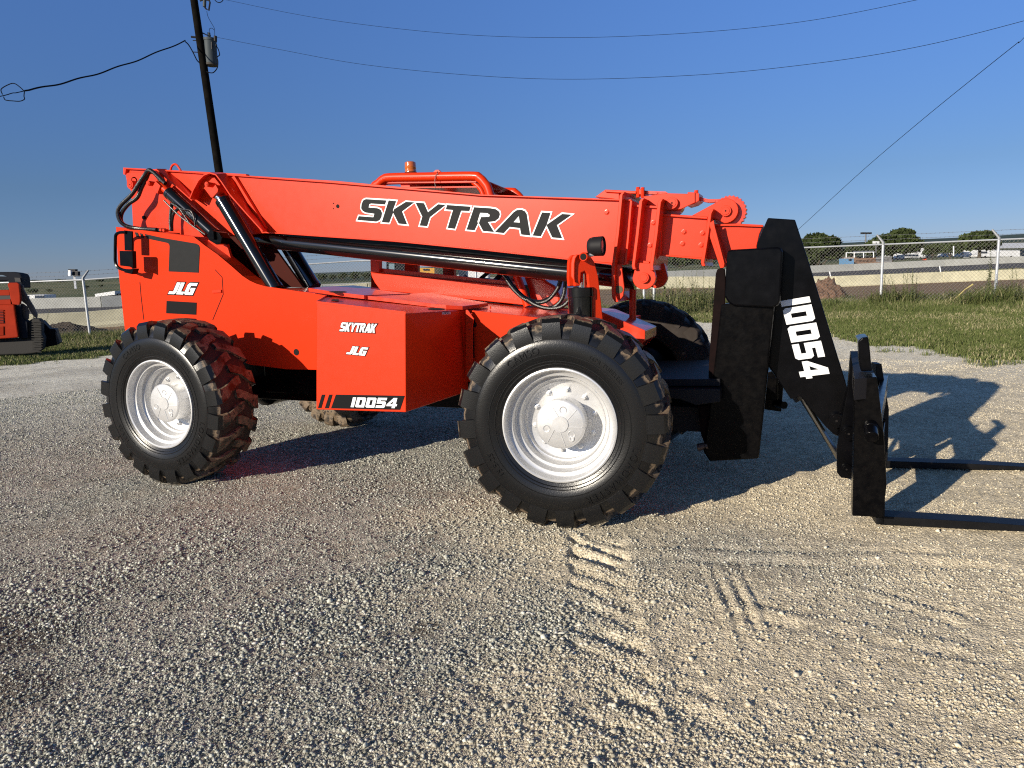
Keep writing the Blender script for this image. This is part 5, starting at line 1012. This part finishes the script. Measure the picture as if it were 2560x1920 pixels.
_rf = MB(); bb = bld('white_building', 'long white metal building at the right edge behind the fence', 'building', 190, 14, (2492, 2680, 621, 641), WHT, [('eave', (2490, 2690, 619.5, 621), GREYF, .4), ('open_bay', (2551, 2680, 626, 640), GLASS, .15)])
_rf.prism3([P(2478, 621, 188), P(2690, 618, 188), P(2700, 604, 196), P(2497, 608, 196)], [P(2478, 622, 188.2), P(2690, 619, 188.2), P(2700, 605, 196.2), P(2497, 609, 196.2)]); _rf.build('roof', WHT, bb)
bld('open_sided_building', 'white open sided building with dark openings between the trees', 'building', 200, 10, (2250, 2300, 634, 645), WHT, [('opening', (2256, 2296, 636, 641), GLASS, .1)])
bb = bld('white_building', 'white gabled building partly hidden behind the small round tree', 'building', 230, 12, (2290, 2311, 621, 643), WHT, [('roof', (2288, 2313, 619, 624), WHT, .4)])
bld('white_building', 'small white building glimpsed above the camper vans', 'building', 235, 8, (2337, 2347, 617, 632), WHT, [('roof', (2336, 2348, 616, 619), WHT, .3)])
def vehicle(label, cat, x0, x1, y0, y1, d, name='camper_van', m=WHT, nose=.25, left=True):
    q = MB(); f_ = [(x0, y1-1), (x1, y1-1), (x1, y0+.5), (x1-(x1-x0)*.04, y0), (x0+(x1-x0)*nose, y0), (x0+(x1-x0)*nose*.35, (y0+y1)/2), (x0, (y0*.35+y1*.65))]
    if not left: f_ = [(x0+x1-a_, b2) for a_, b2 in f_][::-1]
    o_ = np.array([math.sin(HEAD), math.cos(HEAD), 0])*2.4; q.prism3([P(a_, b2, d) for a_, b2 in f_], [P(a_, b2, d)+o_ for a_, b2 in f_]); o = q.build(name, m, None, .1); tag(o, label, cat)
    wn = MB(); s_ = -1 if not left else 1; wa = x0+(x1-x0)*(nose*.5 if left else 1-nose*.5); wb = wa+s_*(x1-x0)*.16; fbox(wn, min(wa, wb), max(wa, wb), y0+(y1-y0)*.16, y0+(y1-y0)*.45, d-.05, .1); wn.build('window', GLASS, o)
    for fx_ in (.2, .8):
        wq = MB(); c_ = P(x0+(x1-x0)*fx_, y1-1.2, d-.06); wq.tube([c_, c_+o_*.1], (y1-y0)*.14*d/FPX, 12); wq.build('wheel', DARKIN, o)
    return o
vehicle('long white trailer with rounded nose in front of the long white building', 'trailer', 2441, 2550, 626, 643, 165, 'white_trailer', nose=.18)
vehicle('white camper with rounded top left of the forked tree', 'camper', 2400, 2434, 630, 644, 168); vehicle('small white van under the mid sized tree', 'van', 2380, 2396, 632, 643, 172, 'parked_van')
vehicle('white van parked between small round tree and light post', 'van', 2356, 2374, 634, 643, 175, 'parked_van'); vehicle('white van close to the orange drum', 'van', 2316, 2334, 636, 645, 172, 'parked_van')
vehicle('low white trailer beside the open sided building', 'trailer', 2238, 2262, 637, 650, 160, 'white_trailer')
q = MB(); q.tube([P(2311, 651, 150), P(2312, 646, 150)], .42, 14); q.tube([P(2312, 646.4, 150), P(2312.2, 645.6, 150)], .46, 14); tag(q.build('orange_drum', mat('orange_plastic', (.8, .10, .03), .5)), 'bright orange traffic drum on top of the far wall line', 'traffic drum')
bld('blue_kiosk', 'small light blue kiosk standing behind the grey wall', 'kiosk', 125, 2.5, (2114, 2135, 646, 661), BLUE, [('window', (2122, 2129, 648, 652), GLASS, .08), ('roof', (2113, 2136, 644.5, 646), WHT, .3)])
bld('brown_shed', 'long low brown shed next to the blue kiosk', 'shed', 128, 5, (2135, 2230, 642, 659), RUST, [('roof', (2134, 2231, 640.8, 642), GREYF, .3), ('side_panel', (2190, 2230, 643, 655), GREYF, .06)])
q = MB()
for x in (2115.5, 2135.5, 2159, 2184): q.tube([P(x, 644, 122), P(x, 631.5, 122)], .08, 6)
q.tube([P(2115, 632, 122), P(2184, 630.5, 122)], .08, 6); tag(q.build('canopy_frame', DECAL_W), 'open white steel canopy frame above the brown shed', 'canopy frame')
q = MB(); q.slab([P(2130, 632, 126), P(2187, 629, 126), P(2183, 626.5, 134), P(2133, 628, 134)], (0, 0, -.15)); tag(q.build('flat_canopy', GREYF), 'thin grey canopy roof above the brown shed', 'canopy')
POLE = mat('grey_pole', (.14, .14, .15), .6)
root = thing('light_mast', 'tall sports light mast with four lamps above the fence', 'light mast', tuple(P(2164.5, 645, 180))); q = MB(); q.tube([P(2164, 645, 180), P(2164.5, 586, 180)], .16, 8); q.tube([P(2154, 584.5, 180), P(2176, 584, 180)], .10, 6); m1 = q.build('mast', POLE); adopt(root, m1)
for x in (2155, 2161, 2168.5, 2175.5):
    q = MB(); c_ = P(x, 583, 180); q.box(c_[0]-.35, c_[0]+.35, c_[1]-.3, c_[1]+.3, c_[2]-.22, c_[2]+.22); adopt(root, q.build('floodlight', DARKIN))
root = thing('sign_board', 'plain white sign board on a thin pole before the tall oak', 'sign', tuple(P(2190, 652, 130))); q = MB(); q.tube([P(2190, 652, 130), P(2190, 606, 130)], .09, 6); adopt(root, q.build('pole', POLE)); q = MB(); fbox(q, 2182, 2198.5, 603, 609, 130, .1); adopt(root, q.build('board', WHT))
q = MB(); q.tube([P(2384, 640, 160), P(2384, 616, 160)], .14, 6); tag(q.build('white_post', DECAL_W), 'slender white post standing between two dark trees', 'post')
q = MB()
for i in range(22): q.tube([P(2140+i*10, 658-i*.55, 118), P(2140+i*10, 650-i*.55, 118)], .05, 4)
q.tube([P(2140, 652, 118), P(2350, 640, 118)], .06, 4); q.tube([P(2140, 655, 118), P(2350, 643, 118)], .05, 4); tag(q.build('pipe_fence', DARKIN), 'dark pipe rail fence running just above the grey wall', 'fence')
# left side
o = vehicle('white pickup truck roof showing above the grey wall at left', 'pickup truck', 62, 111, 737, 752, 88, 'pickup_truck', nose=.1)
q = MB(); fbox(q, 87, 109, 738.5, 746, 87.9, .1); q.build('rear_window', GLASS, o)
q = MB(); q.prism3([P(237, 735, 84), P(287, 727.3, 84), P(287, 737, 84), P(238, 742, 84)], [P(237, 735, 84)+[-1, 2, 0], P(287, 727.3, 84)+[-1, 2, 0], P(287, 737, 84)+[-1, 2, 0], P(238, 742, 84)+[-1, 2, 0]]); o = q.build('loading_ramp', WHT); tag(o, 'white sloping ramp panel above the wall beside the orange hood', 'ramp')
q = MB(); fbox(q, 262, 300, 734, 741, 84.5, 1.5); q.build('ramp_frame', DARKIN, o)
root = thing('sign_post', 'leaning white post carrying a small black and white sign box', 'sign', tuple(P(188.5, 722, 60)))
q = MB(); q.beam(P(189, 722, 60), P(184.5, 676, 60), .16, .10); adopt(root, q.build('post', DECAL_W)); q = MB(); fbox(q, 170.5, 188, 673, 688, 59.6, .35); fbox(q, 187.5, 194.5, 678, 691, 59.5, .35); adopt(root, q.build('sign_box', DARKIN)); q = MB(); fbox(q, 170, 176, 676, 690, 59.3, .25); adopt(root, q.build('white_panel', DECAL_W))
# ================================================================ UTILITY POLE, TRANSFORMER, WIRES
WOOD = mat('creosote_wood', (.008, .007, .006), .95, spec=.05, var=.4, vscale=3, bump=.3, bscale=20)
pb, pt = P(606, 830, 26.), P(469, -110, 23.9)
def on_pole(t_): return pb+(pt-pb)*t_
root = thing('utility_pole', 'leaning dark wooden utility pole rising behind the boom', 'utility pole', tuple(pb)); q = MB(); q.tube([on_pole(t_) for t_ in (-.03, .5, 1.)], [.165, .14, .118], 16); adopt(root, q.build('pole', WOOD))
def near_pole(x, y, dd=0.): t_ = (830-y)/940; return P(x, y, 26-2.1*t_+dd)
q = MB(); q.tube([near_pole(478, 92), near_pole(496, 94)], .035, 8); q.tube([near_pole(482, 101), near_pole(494, 101)], .015, 6); q.tube([near_pole(483, 130), near_pole(500, 131)], .015, 6); q.tube([near_pole(500, 79), near_pole(508, 83), near_pole(518, 88)], .02, 6); adopt(root, q.build('pole_hardware', DARKIN))
DRUM = mat('transformer_grey', (.060, .075, .085), .6, spec=.2, var=.06, vscale=6)
ct, cb_ = near_pole(524.5, 99, .1), near_pole(528.5, 164, .1); root = thing('transformer', 'grey cylindrical transformer can hung on the utility pole', 'transformer', tuple(cb_))
ax_ = (cb_-ct)/np.linalg.norm(cb_-ct); q = MB(); q.tube([ct, cb_], .215, 28); adopt(root, q.build('tank', DRUM)); q = MB(); q.tube([ct-ax_*.03, ct+ax_*.05], .232, 28); adopt(root, q.build('lid', DRUM))
q = MB(); q.tube([cb_-ax_*.06, cb_+ax_*.005], .222, 28); adopt(root, q.build('base_ring', mat('transformer_bottom', (.05, .045, .04), .8)))
q = MB(); c_ = near_pole(523.5, 97, .1); q.tube([c_+[0, 0, .0], c_+[0, 0, .06], c_+[0, 0, .07], c_+[0, 0, .13], c_+[0, 0, .14], c_+[0, 0, .2]], [.07, .07, .05, .06, .045, .05], 10); adopt(root, q.build('bushing', DRUM))
q = MB(); q.tube([near_pole(538.5, 90, -.15), near_pole(538.5, 103, -.15)], .055, 10); q.tube([near_pole(540.5, 111, -.15), near_pole(540.5, 115, -.15)], .03, 8); q.beam(near_pole(529.5, 105, -.2), near_pole(530, 123, -.2), .05, .04); adopt(root, q.build('arrester', DARKIN))
LINE = mat('line_insulation', (.008, .009, .012), .9, spec=.05)
def wire(pts, r_, name, label, cat='cable', m=LINE, sm_=8, n=5):
    q = MB(); q.tube(smooth([P(x, y, d) for x, y, d in pts], sm_), r_, n); return tag(q.build(name, m), label, cat)
wire([(541, 115, 24.3), (546, 124, 24.3), (549, 137, 24.3), (543, 143, 24.3), (545, 155, 24.3), (543, 170, 24.3), (534, 181, 24.3), (525, 182, 24.3), (516, 179, 24.3)], .018, 'jumper_wire', 'dark jumper wire looping below the transformer')
wire([(517, 28, 24), (519, 38, 24), (523, 48, 24), (530, 60, 24), (536, 72, 24), (537, 90, 24)], .008, 'drop_wire', 'thin wire dropping from the cut-out to the transformer')
wire([(523, 80, 24.), (524, 72, 24.), (530, 70.5, 24.), (535, 75, 24.)], .008, 'loop_wire', 'tiny wire loop above the transformer bushing')
root = thing('fuse_cutout', 'porcelain fuse cut-out at the top edge beside the pole', 'fuse cut-out', tuple(near_pole(512, 18))); q = MB(); q.tube([near_pole(512, -6), near_pole(511, 17)], .055, 10); adopt(root, q.build('insulator', DRUM)); q = MB(); q.tube([near_pole(500, 2), near_pole(512, -2), near_pole(524, 2), near_pole(525, 6), near_pole(522, 26), near_pole(515, 22), near_pole(511, 17)], .028, 6); adopt(root, q.build('fuse_arm', DARKIN))
wire([(537, 0, 24), (543, 5, 24), (550, 6, 24), (557, 1, 24), (560, -10, 24)], .014, 'jumper_wire', 'short drooping wire at the top edge')
BR = mat('aluminium_line', (.05, .09, .20), .5)
wire([(540, -8, 24), (567, 0, 23.5), (800, 46, 21), (1100, 82, 19), (1389, 94, 17.5), (1700, 84, 16), (2000, 55, 15), (2291, 0, 14), (2600, -70, 13)], .0045, 'power_line', 'uppermost thin power line sagging across the sky', sm_=12)
wire([(541, 93, 24), (700, 124, 22.5), (900, 160, 21), (1150, 186, 19.5), (1412, 198, 18), (1750, 187, 16.5), (2050, 157, 15), (2300, 116, 14), (2560, 52, 13), (2800, -20, 12)], .005, 'power_line', 'lower thin power line sagging across the sky from the transformer', sm_=12)
wire([(2700, -60, 10), (2560, 94, 11), (2548, 104, 11.1)], .004, 'guy_wire', 'upper end of the slanting guy wire at the right edge', 'wire'); wire([(2548, 104, 11.1), (2450, 182, 12), (2300, 304, 14), (2150, 432, 16.5), (2002, 568, 20), (1850, 705, 23), (1800, 750, 24)], .0055, 'guy_wire', 'slanting guy wire coming down behind the black boom head', 'wire', sm_=10)
pts = [(463, 101, 24.0)]; 
for i in range(1, 40):
    t_ = i/40; x = 463+(62-463)*t_; y = 101+126*t_+ (math.sin(t_*26)*1.6)+ (-26*4*t_*(1-t_))*(-.55); pts.append((x, y, 24-8*t_))
pts.append((62, 227, 16)); wire(pts, .020, 'service_cable', 'twisted black service cable dropping left from the pole', sm_=3)
wire([(62, 227, 16), (40, 232, 15.6), (30, 233, 15.5), (0, 241, 15), (-120, 262, 13)], .010, 'neutral_wire', 'thin grey wire running through the cable loop'); 
wire([(61, 229, 16), (50, 218, 16), (35, 208.5, 16), (20, 212, 16), (3, 223, 16), (6, 236, 16)], .011, 'cable_loop', 'upper half of the cable loop at the left edge'); wire([(61, 229, 16), (60, 240, 16), (61, 248, 16), (50, 253, 16), (34, 252.5, 16), (14, 250, 16), (9, 242, 16)], .011, 'cable_loop', 'lower half of the cable loop at the left edge')
wire([(463, 104, 24), (472, 113, 24.2), (483, 132, 24.3), (492, 150, 24.4), (500, 158, 24.5)], .02, 'jumper_wire', 'dark wire curving down from the service cable to the pole')
# ================================================================ COMPACT TRACK LOADER (left edge)
LD = 17.3; lo = thing('track_loader', 'red compact track loader cut off by the left edge of the picture', 'loader', tuple(gpt(20, LD+1)))
RED = mat('loader_shaded_red', (.30, .024, .007), .75, spec=.08, coat=0, var=.08, vscale=3); LGR = mat('loader_grey', (.014, .016, .022), .8, spec=.08); DUST = mat('dusty_steel', (.10, .08, .07), .8, var=.25, vscale=5); TRK = mat('rubber_track', (.016, .015, .014), .85, bump=.5, bscale=30)  # red and grey darkened, the loader's shade put into its paint
AWAY = np.array([math.sin(HEAD-.45), math.cos(HEAD-.45), 0])
def lp(name, pts, d, dep, m, bevel=.01, par=None, k='L'):
    f_ = [P(*Ap(k, *c), d) for c in pts]; q = MB(); q.prism3(f_, [p_+AWAY*dep for p_ in f_]); o = q.build(name, m, None, bevel)
    if par is None: adopt(lo, o)
    else: o.parent = par
    return o
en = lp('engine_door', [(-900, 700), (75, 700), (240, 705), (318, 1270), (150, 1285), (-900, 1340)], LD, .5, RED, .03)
for y0, y1 in ((785, 1030), (1075, 1230)):
    gq = MB(); f_ = [P(*Ap('L', *c), LD-.012) for c in [(-500, y0), (45, y0+5), (80, y1-5), (-500, y1+30)]]; gq.prism3(f_, [p_+AWAY*.008 for p_ in f_]); g_ = gq.build('grille', LGR, None); g_.parent = en
    sq = MB()
    for j in range(9):
        yy = y0+(y1-y0)*(j+.5)/9; sq.beam(P(*Ap('L', -480, yy+14), LD-.02), P(*Ap('L', 62, yy), LD-.02), .012, .02)
    sl = sq.build('grille_slats', RED, None); sl.parent = en
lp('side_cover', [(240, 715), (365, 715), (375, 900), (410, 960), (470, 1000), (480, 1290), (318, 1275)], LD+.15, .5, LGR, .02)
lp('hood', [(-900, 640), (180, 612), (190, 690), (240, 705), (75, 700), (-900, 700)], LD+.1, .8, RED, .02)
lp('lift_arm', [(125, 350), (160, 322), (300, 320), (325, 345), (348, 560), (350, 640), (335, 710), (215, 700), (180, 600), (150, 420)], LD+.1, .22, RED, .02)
lp('loader_arm', [(325, 340), (395, 370), (400, 430), (470, 560), (590, 760), (640, 880), (630, 945), (560, 880), (450, 700), (370, 640), (350, 600), (345, 480)], LD+.35, .16, DUST, .02)
lp('side_plate', [(355, 680), (400, 690), (470, 740), (500, 820), (490, 955), (400, 955), (375, 850)], LD+.3, .1, DUST, .01)
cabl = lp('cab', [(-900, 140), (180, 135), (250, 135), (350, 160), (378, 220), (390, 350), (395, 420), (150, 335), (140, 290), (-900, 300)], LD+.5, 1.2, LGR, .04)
gq = MB(); f_ = [P(*Ap('L', *c), LD+.49) for c in [(-900, 210), (120, 215), (40, 190), (-900, 180)]]; gq.prism3(f_, [p_+AWAY*.006 for p_ in f_]); g_ = gq.build('rear_window', mat('window_sky', (.10, .14, .17), .1, coat=1), None); g_.parent = cabl
gq = MB(); f_ = [P(*Ap('L', *c), LD+.48) for c in [(250, 235), (345, 240), (360, 310), (262, 305)]]; gq.prism3(f_, [p_+AWAY*.01 for p_ in f_]); g_ = gq.build('vent', DARKIN, None); g_.parent = cabl
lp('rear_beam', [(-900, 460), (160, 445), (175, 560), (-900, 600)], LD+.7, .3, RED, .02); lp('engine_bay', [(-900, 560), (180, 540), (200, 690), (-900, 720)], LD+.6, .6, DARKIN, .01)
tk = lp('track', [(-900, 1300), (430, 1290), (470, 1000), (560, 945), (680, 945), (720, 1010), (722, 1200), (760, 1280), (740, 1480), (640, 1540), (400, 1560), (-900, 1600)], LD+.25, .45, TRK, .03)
for j in range(13):
    gq = MB(); yy = 985+j*43; w0 = 545-(8 if j > 3 else 0)+j*1; f_ = [P(*Ap('L', *c), LD+.20) for c in [(w0, yy), (712, yy+12), (716, yy+30), (w0, yy+20)]]; gq.prism3(f_, [p_+AWAY*.05 for p_ in f_]); g_ = gq.build('track_lug', TRK, None, .004); g_.parent = tk
lp('bucket', [(720, 970), (860, 1120), (960, 1125), (1040, 1370), (985, 1400), (780, 1440), (725, 1250)], LD+.9, .5, DARKIN, .02)
lp('bucket_edge', [(955, 1180), (975, 1190), (1035, 1370), (985, 1400)], LD+.85, .04, DUST, 0)
# machines seen through the cab
wt = vehicle('white truck seen through the cab of the orange machine', 'truck', 1134, 1222, 668, 710, 31, 'white_truck', nose=.3)
q = MB(); fbox(q, 1146, 1164, 674, 692, 30.9, .1); q.build('cab_window', GLASS, wt)
bld('yellow_machine', 'yellow machine body glimpsed through the cab windows', 'machine', 34, 2, (1046, 1086, 670, 690), mat('yellow_paint', (.60, .30, .03), .5), [('window', (1058, 1072, 672, 676), GLASS, .05)])
bld('grey_cabin', 'dark grey machine cabin seen through the rear cab window', 'machine', 30, 2, (966, 1012, 655, 690), LGR, [('window', (972, 986, 659, 676), mat('window_sky2', (.2, .28, .30), .1, coat=1), .05)])

# ---- every separate piece of these parts becomes an object of its own
def split_islands(o):
    me = o.data; n = len(me.vertices); par = list(range(n))
    def find(a):
        while par[a] != a: par[a] = par[par[a]]; a = par[a]
        return a
    for e_ in me.edges:
        a, b_ = find(e_.vertices[0]), find(e_.vertices[1])
        if a != b_: par[a] = b_
    groups = {}
    for p_ in me.polygons: groups.setdefault(find(p_.vertices[0]), []).append(p_.index)
    # join islands whose boxes overlap (discs stacked on one bolt)
    bx = []
    for k_, fs in groups.items():
        vs = np.array([me.vertices[v].co[:] for f_ in fs for v in me.polygons[f_].vertices]); bx.append([vs.min(0)-.002, vs.max(0)+.002, fs])
    merged = True
    while merged:
        merged = False
        for i in range(len(bx)):
            for j in range(i+1, len(bx)):
                if (bx[i][0] <= bx[j][1]).all() and (bx[j][0] <= bx[i][1]).all():
                    bx[i] = [np.minimum(bx[i][0], bx[j][0]), np.maximum(bx[i][1], bx[j][1]), bx[i][2]+bx[j][2]]; del bx[j]; merged = True; break
            if merged: break
    if len(bx) < 2: return
    nm = o.name.split('.')[0]
    for k_ in range(len(bx)):
        fs = bx[k_][2]; idx = {}; V_ = []; F_ = []
        for f_ in fs:
            t_ = []
            for v in me.polygons[f_].vertices:
                if v not in idx: idx[v] = len(V_); V_.append(tuple(me.vertices[v].co))
                t_.append(idx[v])
            F_.append(tuple(t_))
        m2 = bpy.data.meshes.new(nm); m2.from_pydata(V_, [], F_)
        for m_ in me.materials: m2.materials.append(m_)
        if k_ == 0: o.data = m2; first = me
        else:
            c = o.copy(); c.data = m2; scene.collection.objects.link(c)
            if 'label' in c.keys(): del c['label']
for o in list(scene.objects):
    if o.type == 'MESH' and o.parent is not None and o.name.split('.')[0] in ('bolt', 'port_hole', 'cylinder_lug', 'boom_flange', 'adjuster_bolt', 'stripe', 'cover_stud', 'frame_tower', 'chain_bracket', 'cab_pillar', 'filler_opening', 'hose_fitting', 'carriage_bracket', 'pipe', 'carriage_bar', 'roof_guard', 'mirror', 'vent_hole', 'cab_sill', 'inner_frame', 'sign_box', 'outrigger_plate'): split_islands(o)
